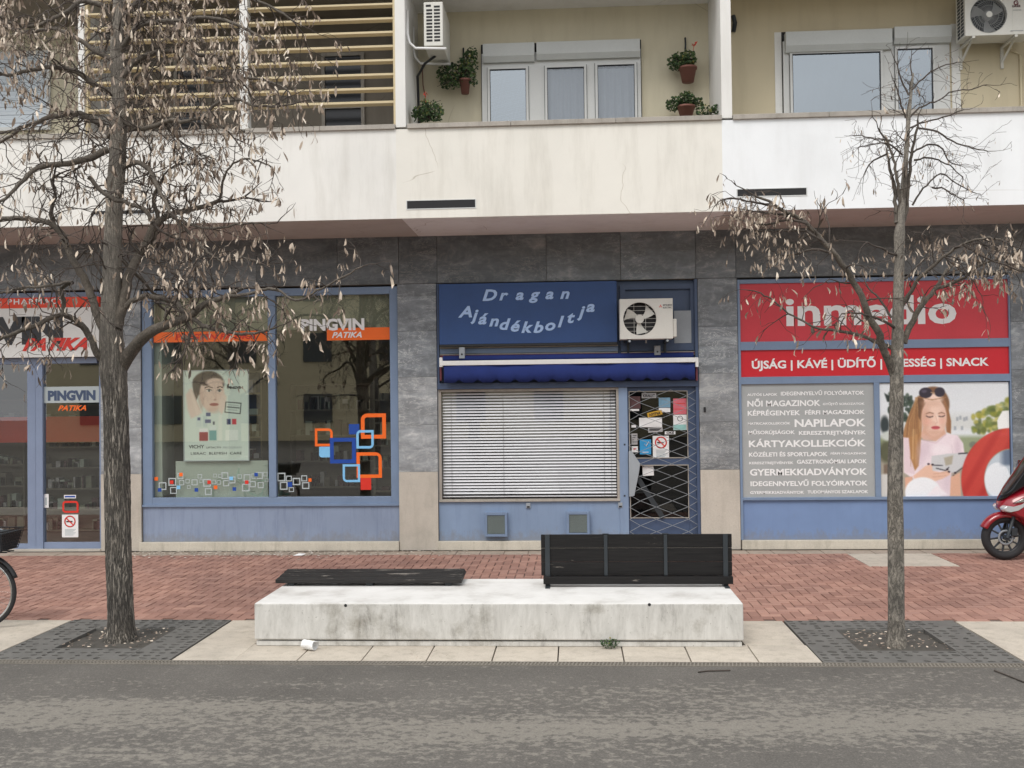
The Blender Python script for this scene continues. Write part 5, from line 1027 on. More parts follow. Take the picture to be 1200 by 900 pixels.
# backrest
bx0,bx1=-.325,1.432; BY=-4.85; zz=[.395,.468,.595,.722,.85]
for i,(a,b) in enumerate(zip(zz[:-1],zz[1:])):
    hh=.0025; MB().box(bx0 if i else bx0+.02,bx1,BY-.0+(.0 if i else -.05),BY+.035,a+hh,b-hh).build('backrest_board','wood',bn,.003)
for i,x in enumerate((bx0+.06,bx0+.60,bx0+1.15,bx1-.06)):
    if i in (0,3): MB().box(x-.022,x+.022,BY-.014,BY-.002,.37,.852).build('strap','bench_metal',bn,.002); MB().box(x-.022,x+.022,BY-.12,BY+.2,.37,.378).build('foot_plate','bench_metal',bn)
    else: MB().box(x-.016,x+.016,BY-.012,BY-.002,.47,.846).build('strap','bench_metal',bn,.002); MB().box(x-.03,x+.03,BY-.004,BY+.03,.8505,.855).build('cap_plate','bench_metal',bn)
# seat boards lying on the left end
sx0,sx1=-2.84,-1.07
for i in range(3):
    y0=-4.85+.145*i; z0=.40+.012*i; MB().add([(sx0+.0,y0,z0-.012*0),(sx1,y0,z0),(sx1,y0+.135,z0+.008),(sx0,y0+.135,z0+.008),(sx0,y0,z0+.035),(sx1-.01*i,y0,z0+.035),(sx1-.01*i,y0+.135,z0+.043),(sx0,y0+.135,z0+.043)],[(0,3,2,1),(4,5,6,7),(0,1,5,4),(1,2,6,5),(2,3,7,6),(3,0,4,7)]).build('seat_board','wood_worn',bn,.004)
for x in (-2.7,-1.95,-1.2): MB().box(x-.03,x+.03,-4.82,-4.42,.3705,.399).build('bearer','bench_metal',bn)
# litter
cx,cy=G(363,761.5); cp_=thing('crushed_cup','crushed white paper cup with yellow print lying against the concrete bench','cup',(cx,cy,0))
ax=Vector((1,-.25,-.12)).normalized(); c0=Vector((cx-.06,cy+.01,.05)); b1=ax.cross(Vector((0,0,1))).normalized(); b2=ax.cross(b1); v=[]; n=20; rnd=random.Random(2)
def cupr(i,a): return (.040+.010*i/5)*(1+.16*math.cos(2*a+.6)*(i/5)+.05*math.sin(5*a+i*1.3))
for i in range(6):
    for k in range(n): a=2*PI*k/n; r_=cupr(i,a); v.append(c0+ax*(.12*i/5+.008*math.sin(2*a)*(i/5))+b1*r_*math.cos(a)+b2*r_*math.sin(a)*.92)
for k in range(n): a=2*PI*k/n; r_=cupr(5,a)*.9; v.append(c0+ax*.02+b1*r_*.7*math.cos(a)+b2*r_*.65*math.sin(a))
MB().add(v,[(i*n+k,i*n+(k+1)%n,(i+1)*n+(k+1)%n,(i+1)*n+k) for i in range(6) for k in range(n)]+[tuple(range(n))],False).build('cup_body','paper',cp_)
v=[]
for i in range(4):
    for k in range(5): a=PI*1.2+.9*k/4; ii=1+2.6*i/3; r_=cupr(ii,a)+.0015; v.append(c0+ax*(.12*ii/5+.008*math.sin(2*a)*(ii/5))+b1*r_*math.cos(a)+b2*r_*math.sin(a)*.94)
MB().add(v,[(i*5+k,i*5+k+1,(i+1)*5+k+1,(i+1)*5+k) for i in range(3) for k in range(4)],False).build('print_patch','cup_print',cp_)
wx,wy=G(715,761); mb=MB(); leaves(mb,wx,wy+.03,.045,.085,.05,.045,120,random.Random(8),.016); tag(mb.build('weed','green_leaf'),'small tuft of weed growing at the foot of the concrete bench','weed')
MT_d=MT['twig']
mb=MB(); rnd=random.Random(9)
for k in range(60): a,b=G(rnd.uniform(480,530),rnd.uniform(762,772)); s_=.008; mb.add([(a+rnd.uniform(-s_,s_),b+rnd.uniform(-s_,s_),.004),(a+rnd.uniform(-s_,s_),b+rnd.uniform(-s_,s_),.004),(a+rnd.uniform(-s_,s_),b+rnd.uniform(-s_,s_),.006)],[(0,1,2)])
tag(mb.build('leaf_crumbs','dry_leaf_dark'),'brown leaf crumbs on the paving slabs before the bench','debris',kind='stuff')
x,y=G(234,765) ; 
x,y=G(350,651); tag(MB().add([(x-.07,y-.04,.004),(x+.06,y-.03,.006),(x+.09,y+.05,.02),(x-.03,y+.04,.012),(x,y,.03)],[(0,1,4),(1,2,4),(2,3,4),(3,0,4)]).build('paper_scrap','paper'),'torn white scrap of paper lying by the pharmacy plinth','litter')
# ================================================================ TREES
def dense(pts,rs,step):
    out=[];ro=[]
    for i in range(len(pts)-1):
        p0=pts[max(i-1,0)];p1=pts[i];p2=pts[i+1];p3=pts[min(i+2,len(pts)-1)]; n=max(1,int((p2-p1).length/step))
        for k in range(n):
            t=k/n; out.append(.5*((2*p1)+(p2-p0)*t+(2*p0-5*p1+4*p2-p3)*t*t+(3*p1-p0-3*p2+p3)*t**3)); ro.append(rs[i]+(rs[i+1]-rs[i])*t)
    out.append(pts[-1]); ro.append(rs[-1]); return out,ro
class Tree:
    def __init__(s,name,label,Y,base,seed,leafmat='dry_leaf'):
        x,z=P(*base,Y); s.Y=Y; s.t=thing(name,label,'tree',(x,Y,0),None); s.r=random.Random(seed); s.tw=MB(); s.lf=MB(); s.mpp=(Y+DIST)/FPX; s.nl=0; s.nt=0
    def pts(s,pl,y0=0,y1=0,jit=0):
        n=len(pl); return [Vector((P(a,b,s.Y+y0+(y1-y0)*i/(n-1))[0],s.Y+y0+(y1-y0)*i/(n-1)+s.r.uniform(-jit,jit),P(a,b,s.Y+y0+(y1-y0)*i/(n-1))[1])) for i,(a,b) in enumerate(pl)]
    def leaf(s,p,size=1.0):
        r=s.r; L_=r.uniform(.055,.11)*size; w_=L_*r.uniform(.085,.155); d=Vector((r.gauss(0,.33),r.gauss(0,.33),-1)).normalized(); a=r.uniform(0,6.28); side=Vector((math.cos(a),math.sin(a),0)); side=(side-d*side.dot(d)).normalized(); cv=d.cross(side)*L_*r.uniform(-.35,.35)
        st=d*r.uniform(.0,.03); q=p+st
        s.lf.add([q,q+d*L_*.3+side*w_*.9+cv*.6,q+d*L_*.7+side*w_+cv*.9,q+d*L_,q+d*L_*.68-side*w_*.8+cv*.9,q+d*L_*.3-side*w_*.75+cv*.6],[(0,1,5),(1,2,4,5),(2,3,4)]); s.nl+=1
    def twig(s,p,d,L_,r0,lv,lp,droop=.5,leafsz=1):
        r=s.r; n=max(3,int(L_/.06)); q=Vector(p); d=d.normalized(); pts=[q.copy()]; seg=L_/n
        for i in range(n):
            d=(d+Vector((r.gauss(0,.29),r.gauss(0,.29),r.gauss(0,.24)-droop*.17))).normalized(); q=q+d*seg; pts.append(q.copy())
            if lv>0 and i>0 and r.random()<(.5 if lv>1 else .68): s.twig(q,(d+Vector((r.gauss(0,.8),r.gauss(0,.8),r.gauss(0,.55)))),L_*r.uniform(.3,.7),r0*.6,lv-1,lp,droop,leafsz)
            if r.random()<lp*(.30 if lv>0 else .50):
                for _ in range(r.choice((1,2,2,3))): s.leaf(q+Vector((r.gauss(0,.012),r.gauss(0,.012),0)),leafsz*r.uniform(.55,1.15))
        if r.random()<lp*1.6: s.leaf(q,leafsz); 
        if r.random()<lp: s.leaf(q,leafsz)
        s.tw.tube(pts,[max(.0016,r0*(1-.75*i/n)) for i in range(n+1)],3 if r0<.006 else 4,False); s.nt+=1
    def limb(s,pl,w0,w1,y0=0,y1=0,tw=8,L_=.45,lp=.3,droop=.5,lv=1,start=.15,mat='bark_limb',ups=0,nm='limb',leafsz=1,jit=.02,r0=.006):
        p=s.pts(pl,y0,y1,jit); n=len(p); rs=[(w0+(w1-w0)*i/(n-1))*.5*s.mpp for i in range(n)]; dp,dr=dense(p,rs,.05 if w0>8 else .04)
        if w0<14: dp=[q+Vector((s.r.gauss(0,1),s.r.gauss(0,1),s.r.gauss(0,1)))*.004*min(1,i) for i,q in enumerate(dp)]
        MB().tube(dp,dr,max(6,min(18,int(w0))),True,True,.05 if w0>8 else 0).build(nm,mat,s.t)
        for k in range(tw):
            f=start+(1-start)*(k+s.r.random())/tw; i=min(len(dp)-2,int(f*(len(dp)-1))); d=(dp[i+1]-dp[i]).normalized(); o_=Vector((s.r.gauss(0,1),s.r.gauss(0,1),s.r.gauss(0,.8)+ups)); o_=(o_-d*o_.dot(d)).normalized()
            s.twig(dp[i],d*.55+o_,L_*s.r.uniform(.5,1.25),max(r0,dr[i]*.35),lv,lp,droop,leafsz)
        s.twig(dp[-1],dp[-1]-dp[-2],L_*.9,max(r0,dr[-1]*.9),lv,lp,droop,leafsz); return dp
    def finish(s,leafmat='dry_leaf'):
        tag(s.tw.build('twigs','twig',s.t),kind='stuff'); tag(s.lf.build('seed_bracts',leafmat,s.t),kind='stuff')
def trunkmesh(T,pl,ws,mat,seed,furrow,splitz=None):
    rnd=random.Random(seed); p=T.pts(pl); rs=[w_*.5*T.mpp for w_ in ws]; dp,dr=dense(p,rs,.03); n=40; v=[]; ph=[rnd.uniform(0,6.28) for _ in range(8)]
    for i,(q,r_) in enumerate(zip(dp,dr)):
        fl=1+.28*math.exp(-(q.z/.09)) if q.z<.6 else 1
        for k in range(n):
            a=2*PI*k/n; f_=1+furrow*(1 if q.z<2.3 else max(.15,1-(q.z-2.3)*.6))*(.5*math.sin(9*a+ph[0]+1.2*math.sin(q.z*2.1+ph[1]))+.4*math.sin(15*a+ph[2]+1.5*math.sin(q.z*3.3+ph[3]))+rnd.uniform(-.5,.5))+.05*math.sin(2*a+ph[4]+q.z*1.7)+.03*math.sin(3*a+ph[5]+q.z*4.1)
            v.append((q.x+math.cos(a)*r_*f_*fl,q.y+math.sin(a)*r_*f_*fl,q.z-(.06 if i==0 else 0)))
    m=len(dp); MB().add(v,[(i*n+k,i*n+(k+1)%n,(i+1)*n+(k+1)%n,(i+1)*n+k) for i in range(m-1) for k in range(n)],True).build('trunk',mat,T.t)
# left tree
T=Tree('street_tree','larger bare linden tree with thick furrowed trunk and many hanging dry seed bracts, left',-5.37,(141,750),21)
trunkmesh(T,[(141,751),(141,720),(139,650),(138,590),(136,520),(135,470),(133,435),(131,400),(130,370),(131,330),(132,290),(134,250),(137,200),(139,150),(139,100),(137,60),(139,10),(141,-40),(143,-110)],[30,29.5,28.5,28.5,27.5,28,31,28,25,23.5,22,20.5,19.5,18,17,15,13,11,8],'bark',5,.05)
q=lambda *a,**k: T.limb(*a,**k)
q([(140,432),(152,413),(166,397),(183,386),(203,378),(222,371),(240,357),(262,348),(284,338)],17,4,0,-.5,tw=12,L_=.5,lp=.30,lv=1,start=.45)
q([(224,371),(238,381),(256,387),(282,391),(304,389),(322,385)],6,2,-.3,-.6,tw=12,L_=.45,lp=.42,lv=1)
q([(262,348),(290,345),(320,338),(345,352),(372,340),(400,326),(426,312)],4,1.5,-.5,-.9,tw=12,L_=.3,lp=.42,lv=1)
q([(136,384),(146,350),(152,325),(160,302),(171,288),(178,270),(190,258),(206,249),(230,245),(256,236)],13,5,-.05,.35,tw=14,L_=.5,lp=.22,lv=1,start=.4)
q([(177,290),(182,268),(184,250),(180,232),(190,212),(196,240)][:5],7,4,.2,.2,tw=5,L_=.5,lp=.25)
q([(144,196),(158,190),(172,196),(182,212),(190,230),(200,250)],7,3.5,0,-.4,tw=10,L_=.6,lp=.3)
q([(104,208),(116,222),(132,232),(152,239),(170,246),(180,262)],5,5,-.3,-.2,tw=5,L_=.35,lp=.15)
q([(128,176),(108,184),(84,191),(60,194),(44,196),(28,210),(12,228),(-8,240)],9,3,0,-.5,tw=14,L_=.5,lp=.12,lv=2,start=.2)
q([(130,160),(118,146),(104,137),(88,133),(66,137),(46,142),(26,150),(8,162),(-12,172)],9,3,0,.4,tw=14,L_=.5,lp=.16,lv=2,start=.2)
q([(133,110),(112,100),(90,84),(66,78),(40,82),(10,88),(-16,86)],8,3,0,-.3,tw=16,L_=.5,lp=.42,lv=2,start=.1)
q([(134,70),(112,60),(86,42),(60,34),(30,38),(4,30)],7,3,0,.3,tw=15,L_=.5,lp=.45,lv=2,start=.1)
q([(134,25),(120,8),(100,2),(84,10),(60,24),(30,32),(0,20)],8,2.5,0,-.5,tw=14,L_=.45,lp=.5,lv=2,start=.2)
q([(127,398),(116,372),(108,350),(100,330),(88,308),(79,291),(70,272),(60,262),(46,258),(26,256),(4,257),(-20,262)],11,5,0,.1,tw=14,L_=.45,lp=.2,lv=1,start=.4)
q([(124,428),(114,414),(104,394),(94,380),(82,371),(66,369),(54,374),(38,384),(20,390),(-4,398)],9,4,0,-.5,tw=16,L_=.4,lp=.32,lv=1,start=.35)
q([(76,370),(72,352),(74,338),(84,330),(60,334),(34,337),(0,344)],6,2.5,-.3,-.6,tw=12,L_=.4,lp=.25,lv=1,start=.2)
q([(62,262),(60,246),(66,228),(60,212),(70,204)],6,2.5,.1,0,tw=7,L_=.35,lp=.1,lv=1)
q([(138,368),(150,358),(164,348),(186,349),(204,353),(214,364),(219,378),(222,392)],8,4,.05,-.3,tw=9,L_=.45,lp=.35,lv=1,start=.3)
q([(140,300),(156,318),(168,330),(180,344),(196,352)],5,3,.1,.4,tw=7,L_=.4,lp=.3)
q([(144,140),(160,150),(176,150),(196,140),(216,142),(240,136),(262,150)],7,3,0,-.4,tw=14,L_=.5,lp=.26,lv=2,start=.1)
q([(144,90),(160,70),(184,62),(212,60),(240,66),(266,72),(280,90)],8,3,0,.3,tw=17,L_=.5,lp=.36,lv=2,start=.1)
q([(143,60),(158,36),(180,26),(206,24),(236,20),(270,26),(300,40)],7,3,0,-.5,tw=18,L_=.48,lp=.42,lv=2,start=.1)
q([(144,20),(166,-2),(200,-14),(240,-10),(280,-6),(320,10),(345,26)],7,2.5,0,.2,tw=20,L_=.45,lp=.42,lv=2,start=.15)
q([(212,60),(240,90),(262,96),(290,92),(318,96),(340,108)],5,2,.1,-.2,tw=15,L_=.42,lp=.45,lv=2,start=.1)
q([(240,136),(256,120),(280,118),(300,124),(326,124),(344,122)],4,2,-.2,-.5,tw=13,L_=.38,lp=.45,lv=2,start=.1)
q([(230,245),(256,236),(262,214),(270,196),(288,186),(306,190),(318,196)],4,1.5,.3,0,tw=12,L_=.36,lp=.4,lv=1)
q([(196,252),(220,262),(246,268),(272,264),(296,262),(318,262)],4,1.5,0,-.4,tw=14,L_=.36,lp=.5,lv=1)
q([(200,250),(224,276),(244,296),(262,306),(284,302),(306,308)],4,1.5,0,-.4,tw=12,L_=.38,lp=.5,lv=1)
for k in range(26):   # thin pendulous shoots from the trunk
    py=T.r.uniform(-20,330); px=135; v0=T.pts([(px,py),(px,py-1)])[0]; a=T.r.uniform(0,6.28)
    T.twig(v0,Vector((math.cos(a),math.sin(a)*.6,.25)),T.r.uniform(.7,1.3),.009,2 if py<160 else 1,.12 if py>140 else .4,.55)
T.finish(); NL1=(T.nl,T.nt)
# right tree
T=Tree('street_tree','slim young linden tree with bare upright crown and drooping seed clusters, right',-5.5,(1050,755),33)
trunkmesh(T,[(1050,756),(1050,730),(1050,640),(1049,560),(1050,500),(1051,440),(1052,400),(1053,340),(1054,300),(1054,275),(1056,255),(1059,215),(1062,180),(1064,150),(1066,125),(1068,105),(1070,86)],[19,17.5,17,16,15.5,15,14,12.5,11.5,12.5,8.5,6,5.2,4.6,3.8,2.8,2],'bark_smooth',8,.03)
q([(1056,255),(1057,245),(1060,215),(1062,180),(1063,150),(1065,125),(1068,105),(1070,86)],6,2,0,0,tw=9,L_=.28,lp=.03,lv=1,start=.2,mat='bark_limb',droop=.1)
q([(1056,268),(1062,245),(1067,205),(1070,175),(1075,148),(1076,140)],5,2,0,.1,tw=7,L_=.3,lp=.04,lv=1,mat='bark_limb',droop=.1)
q([(1052,270),(1056,240),(1050,205),(1046,182),(1038,163),(1029,150)],4.5,1.6,0,-.1,tw=8,L_=.3,lp=.05,lv=1,mat='bark_limb',droop=.15)
q([(1050,262),(1047,220),(1041,195),(1039,175)],5,2,0,.15,tw=6,L_=.3,lp=.06,lv=1,mat='bark_limb')
for pl in ([(1066,138),(1077,127),(1090,121),(1100,116),(1118,106),(1140,104),(1156,100)],[(1068,106),(1081,92),(1100,79),(1121,74)],[(1064,112),(1056,92),(1049,72)],[(1062,138),(1053,112),(1046,94)],[(1067,150),(1078,144),(1098,140),(1121,132),(1130,128)],[(1077,150),(1098,154),(1116,166),(1140,173),(1156,177)],[(1071,178),(1092,168),(1104,175),(1112,188),(1128,194)],[(1071,188),(1092,186),(1112,194),(1130,210)],[(1070,240),(1082,222),(1102,203),(1120,215),(1144,226)],[(1058,182),(1042,168),(1024,169),(1004,174)],[(1046,166),(1024,162),(1000,158)],[(1040,180),(1024,188),(1012,204)],[(1092,220),(1108,222),(1130,236)]):
    q(pl,2.4,1.1,0,T.r.uniform(-.35,.35),tw=13,L_=.2,lp=.07,lv=1,start=.1,mat='twig',droop=.2,nm='branch',r0=.0026,leafsz=.5)
q([(1048,440),(1038,415),(1029,393),(1018,370),(1009,346),(998,326),(986,309),(974,294),(962,279),(945,262),(930,251),(917,245),(900,236),(886,230)],9.5,2.5,0,-.5,tw=10,L_=.35,lp=.25,lv=1,start=.2,mat='bark_limb',droop=.5)
for pl in ([(967,284),(945,272),(920,270),(896,272),(872,268)],[(945,262),(922,258),(900,262),(880,262),(862,256)],[(917,245),(900,240),(880,236),(858,232),(842,236)],[(974,296),(952,292),(930,298),(908,300)],[(930,252),(912,250),(890,248),(868,246)]):
    q(pl,3,1.4,-.4,T.r.uniform(-.7,-.2),tw=13,L_=.24,lp=.55,lv=1,start=.05,mat='twig',droop=.75,nm='branch',r0=.0035,leafsz=.75)
q([(1048,410),(1036,404),(1018,397),(1000,390),(985,389),(966,386),(950,382),(936,373),(921,365)],5,2,0,.4,tw=12,L_=.3,lp=.22,lv=1,start=.25,mat='bark_limb')
q([(921,365),(908,352),(890,344),(876,340)],2.4,1.2,.4,.5,tw=7,L_=.22,lp=.35,lv=1,mat='twig',nm='branch',r0=.003,leafsz=.8)
q([(1049,384),(1036,377),(1018,370),(1000,366),(986,368)],4,1.5,0,-.3,tw=9,L_=.28,lp=.25,lv=1,mat='twig',nm='branch',r0=.004)
q([(1060,402),(1066,384),(1075,365),(1086,350),(1098,336),(1106,322),(1116,308),(1128,294)],8,2.5,.05,.3,tw=10,L_=.32,lp=.22,lv=1,start=.25,mat='bark_limb')
q([(1100,337),(1118,331),(1136,320),(1152,309),(1170,303),(1190,298)],4.5,1.8,.1,-.3,tw=18,L_=.32,lp=.42,lv=1,mat='bark_limb',leafsz=.85)
q([(1056,360),(1066,345),(1078,325),(1096,310),(1112,296),(1130,286),(1150,280),(1176,282)],5,1.8,0,-.5,tw=20,L_=.32,lp=.42,lv=1,start=.35,mat='bark_limb',leafsz=.85)
q([(1130,286),(1146,298),(1166,306),(1184,314),(1204,318)],3,1.4,-.4,-.6,tw=14,L_=.28,lp=.5,lv=1,mat='twig',nm='branch',r0=.0035,leafsz=.85)
q([(1056,300),(1040,296),(1028,290),(1014,284)],3.5,1.4,0,-.3,tw=8,L_=.26,lp=.2,lv=1,mat='twig',nm='branch',r0=.003,leafsz=.8)
q([(1056,330),(1072,318),(1080,306),(1094,298)],3.5,1.4,0,.3,tw=8,L_=.26,lp=.2,lv=1,mat='twig',nm='branch',r0=.003,leafsz=.8)
q([(1045,372),(1030,350),(1018,338),(1012,324)],3,1.2,0,.2,tw=8,L_=.26,lp=.2,lv=1,mat='twig',nm='branch',r0=.003,leafsz=.8)
T.finish(); print('leaves/twigs',NL1,T.nl,T.nt)
TR=T.t
# ================================================================ BICYCLE
bk=thing('bicycle','teal bicycle with black rear basket parked at the left edge of the pavement','bicycle',(-5.6,-4.96,0)); BKY=-4.96; HX,HZ=-5.64,.338; FXx=HX-1.06
def wheel(cx,cz,R_,par,name,tw=.019,sp=28,Y=BKY):
    w_=MB().torus(cx,Y,cz,R_-tw,tw,48,10).build(name,'black_rubber',par); w_.name=name
    MB().torus(cx,Y,cz,R_-tw*2.4,tw*.62,48,6,.011).build('rim','chrome',w_)
    mb=MB()
    for k in range(sp):
        a=2*PI*k/sp; s_=(.03 if k%2 else -.03); mb.tube([(cx+.018*math.cos(a+1.2*(1 if k%4<2 else -1)),Y+s_,cz+.018*math.sin(a+1.2*(1 if k%4<2 else -1))),(cx+(R_-tw*2.6)*math.cos(a),Y,cz+(R_-tw*2.6)*math.sin(a))],.0013,3,False)
    tag(mb.build('spokes','chrome',w_),kind='stuff'); MB().tube([(cx,Y-.05,cz),(cx,Y+.05,cz)],.02,12).build('hub','chrome',w_); return w_
wheel(HX,HZ,.338,bk,'wheel'); wheel(FXx,HZ,.338,bk,'wheel')
BB=(HX-.44,BKY,.29); ST=(HX-.24,BKY,.80); HT=(FXx+.20,BKY,.86); HB=(FXx+.16,BKY,.66)
mb=MB(); mb.tube([BB,ST],.016,10); mb.tube([BB,(BB[0]-.2,BKY,.36),HB],.018,10); mb.tube([(ST[0]-.06,BKY,.62),(HB[0]+.1,BKY,.56),(HT[0],BKY,.80)],.014,10); mb.tube([HB,HT],.019,10)
for s_ in (-1,1): mb.tube([BB,(HX-.12,BKY+s_*.05,HZ+.0),(HX+.015,BKY+s_*.06,HZ)],.010,8); mb.tube([(ST[0]-.04,BKY,.66),(HX-.08,BKY+s_*.055,.5),(HX,BKY+s_*.06,HZ)],.008,8)
mb.prism([(HX-.05,HZ-.03),(HX+.12,HZ-.008),(HX+.13,HZ+.012),(HX-.05,HZ+.03)],BKY-.075,BKY-.062); mb.build('frame','teal',bk)
mb=MB()
for s_ in (-1,1): mb.tube([HB,(FXx+.05,BKY+s_*.05,.5),(FXx,BKY+s_*.055,HZ)],.011,8)
mb.build('fork','chrome',bk)
for cxx,a0_,a1_ in ((HX,math.radians(22),math.radians(165)),(FXx,math.radians(20),math.radians(150))):
    n=26; v=[]
    for i in range(n+1):
        a=a0_+(a1_-a0_)*i/n
        for s_,dr_ in ((-.03,-.012),(-.02,0),(0,.006),(.02,0),(.03,-.012)): r_=.365+dr_; v.append((cxx+r_*math.cos(a),BKY+s_,HZ+r_*math.sin(a)))
    o=MB().add(v,[(i*5+k,(i+1)*5+k,(i+1)*5+k+1,i*5+k+1) for i in range(n) for k in range(4)],True).build('mudguard','black_plastic',bk); m_=o.modifiers.new('s','SOLIDIFY'); m_.thickness=.004
mb=MB()
for s_ in (-.06,.06): mb.tube([(HX,BKY+s_,HZ),(HX+.12,BKY+s_,.72)],.004,6); mb.tube([(HX,BKY+s_,HZ),(HX-.02,BKY+s_,.72)],.004,6); mb.tube([(HX+.28,BKY+s_,.722),(HX-.3,BKY+s_,.722)],.006,6); mb.tube([(HX,BKY+s_*.6,HZ),(HX+.365*math.cos(.7),BKY+s_*.5,HZ+.365*math.sin(.7))],.0025,5)
for k in range(5): mb.tube([(HX+.26-.12*k,BKY-.06,.722),(HX+.26-.12*k,BKY+.06,.722)],.004,5)
mb.build('rear_rack','bench_metal',bk); box('rack_strip','white_metal',bk,HX-.25,HX+.16,BKY-.075,BKY-.062,.715,.73)
bz0,bz1=.745,.93; mb=MB()
def ringb(z,e_): return [(HX-.22-e_,BKY-.15-e_,z),(HX+.27+e_,BKY-.15-e_,z),(HX+.27+e_,BKY+.15+e_,z),(HX-.22-e_,BKY+.15+e_,z)]
for i in range(8):
    z=bz0+(bz1-bz0)*i/7; rg_=ringb(z,.04*i/7); mb.tube(rg_+[rg_[0]],.004 if i<7 else .007,5)
lo,hi=ringb(bz0,0),ringb(bz1,.04)
for e_ in range(4):
    for k in range(12): t_=k/12; a=Vector(lo[e_]).lerp(Vector(lo[(e_+1)%4]),t_); b=Vector(hi[e_]).lerp(Vector(hi[(e_+1)%4]),t_); mb.tube([a,b],.003,4)
mb.box(HX-.22,HX+.27,BKY-.15,BKY+.15,bz0-.004,bz0+.004); mb.build('basket','black_plastic',bk)
lin=MB().add([*(Vector(p)+Vector((.012 if p[0]<HX else -.012,.012 if p[1]<BKY else -.012,0)) for p in lo),*(Vector(p)+Vector((.012 if p[0]<HX else -.012,.012 if p[1]<BKY else -.012,-.02)) for p in hi)],[(0,1,5,4),(1,2,6,5),(2,3,7,6),(3,0,4,7),(0,3,2,1)]).build('basket_liner','bench_metal',bk)
MB().tube([(HX-.25,BKY-.16,.90),(HX-.02,BKY-.18,.925),(HX+.1,BKY-.17,.955),(HX+.16,BKY-.1,.97),(HX+.2,BKY,.93)],.006,6).build('strap','iron_plate',bk)
MB().puff([(ST[0]-.16,.885),(ST[0]-.1,.925),(ST[0]+.1,.935),(ST[0]+.13,.91),(ST[0]+.08,.87),(ST[0]-.05,.875)],BKY,.09,.2).build('saddle','black_plastic',bk); MB().tube([ST,(ST[0]+.02,BKY,.9)],.012,8).build('seat_post','chrome',bk)
mb=MB(); mb.tube([HT,(HT[0]+.02,BKY,1.02)],.012,8); mb.tube([(HT[0]+.17,BKY-.28,1.05),(HT[0]+.02,BKY-.2,1.07),(HT[0]-.02,BKY,1.02),(HT[0]+.02,BKY+.2,1.07),(HT[0]+.17,BKY+.28,1.05)],.011,8); mb.build('handlebar','chrome',bk)
cr_=MB().disc(BB[0],BKY-.05,BB[2],.085,28,'y',.006).build('chainring','bench_metal',bk); mb=MB(); mb.tube([(BB[0],BKY-.06,BB[2]),(BB[0]+.12,BKY-.075,BB[2]-.12)],.009,6); mb.box(BB[0]+.07,BB[0]+.17,BKY-.16,BKY-.08,BB[2]-.135,BB[2]-.11); mb.tube([(BB[0],BKY+.06,BB[2]),(BB[0]-.12,BKY+.075,BB[2]+.12)],.009,6); mb.box(BB[0]-.17,BB[0]-.07,BKY+.08,BKY+.16,BB[2]+.11,BB[2]+.135); mb.build('pedals','black_plastic',bk)
MB().tube([(BB[0],BKY-.05,BB[2]+.084),(HX,BKY-.05,HZ+.035)],.004,4).build('chain','bench_metal',bk); MB().tube([(HX-.1,BKY-.06,.3),(HX-.02,BKY-.2,.012)],.009,6).build('kickstand','chrome',bk)
# ================================================================ SCOOTER
SCY=-.97; sct=thing('motor_scooter','dark red motor scooter with black windscreen parked at the right edge','scooter',(6.0,SCY,0))
def Q(px,py): return P(px,py,SCY)
wc=Q(1177,629.5); R_=.288; WZ=R_; dxx=0
def Qs(pts): return [ (Q(a,b)[0],Q(a,b)[1]+(WZ-wc[1])) for a,b in pts]
def swheel(cx,r_):
    w_=MB().torus(cx,SCY,r_,r_-.052,.052,48,12,.055).build('wheel','black_rubber',sct); w_.name='wheel'
    MB().torus(cx,SCY,r_,r_-.095,.014,40,6,.035).build('rim','black_plastic',w_)
    mb=MB()
    for k in range(10):
        a=2*PI*k/10; c0=Vector((cx+.045*math.cos(a),0,r_+.045*math.sin(a))); c1=Vector((cx+(r_-.1)*math.cos(a+.12),0,r_+(r_-.1)*math.sin(a+.12))); n_=Vector((-math.sin(a),0,math.cos(a)))
        mb.prism([(c0.x+n_.x*.014,c0.z+n_.z*.014),(c0.x-n_.x*.014,c0.z-n_.z*.014),(c1.x-n_.x*.009,c1.z-n_.z*.009),(c1.x+n_.x*.009,c1.z+n_.z*.009)],SCY-.03,SCY-.012)
    mb.build('wheel_spokes','bench_metal' ,w_); MB().torus(cx,SCY-.045,r_,.085,.016,30,4,.003).build('brake_disc','steel',w_); MB().disc(cx,SCY-.05,r_,.035,16,'y',.06).build('hub','bench_metal',w_)
    return w_
swheel(wc[0],R_); swheel(wc[0]+1.31,.275)
box('brake_caliper','bench_metal',sct,wc[0]+.06,wc[0]+.14,SCY-.075,SCY-.04,R_+.02,R_+.12,.01)
n=24; v=[]; cxw=wc[0]
for i in range(n+1):
    a=math.radians(50)+math.radians(105)*i/n
    for s_,dr_ in ((-.075,-.05),(-.065,-.012),(-.035,.008),(0,.014),(.035,.008),(.065,-.012),(.075,-.05)): r_=R_+.022+dr_; v.append((cxw+r_*math.cos(a),SCY+s_,R_+r_*math.sin(a)))
o=MB().add(v,[(i*7+k,(i+1)*7+k,(i+1)*7+k+1,i*7+k+1) for i in range(n) for k in range(6)],True).build('front_fender','scooter_red',sct); m_=o.modifiers.new('s','SOLIDIFY'); m_.thickness=.006
mb=MB()
for s_ in (-.085,.085): mb.tube([(wc[0],SCY+s_,R_),(wc[0]+.1,SCY+s_*.9,R_+.3),(wc[0]+.17,SCY+s_*.6,R_+.5)],[.022,.024,.028],10)
mb.build('fork','bench_metal',sct)
MB().puff(Qs([(1168,595),(1169,588),(1176,580),(1188,574),(1204,568),(1222,562),(1236,572),(1240,600),(1232,634),(1222,646),(1208,640),(1200,618),(1188,607),(1176,602)]),SCY,.19,.22,5).build('front_body','scooter_red',sct)
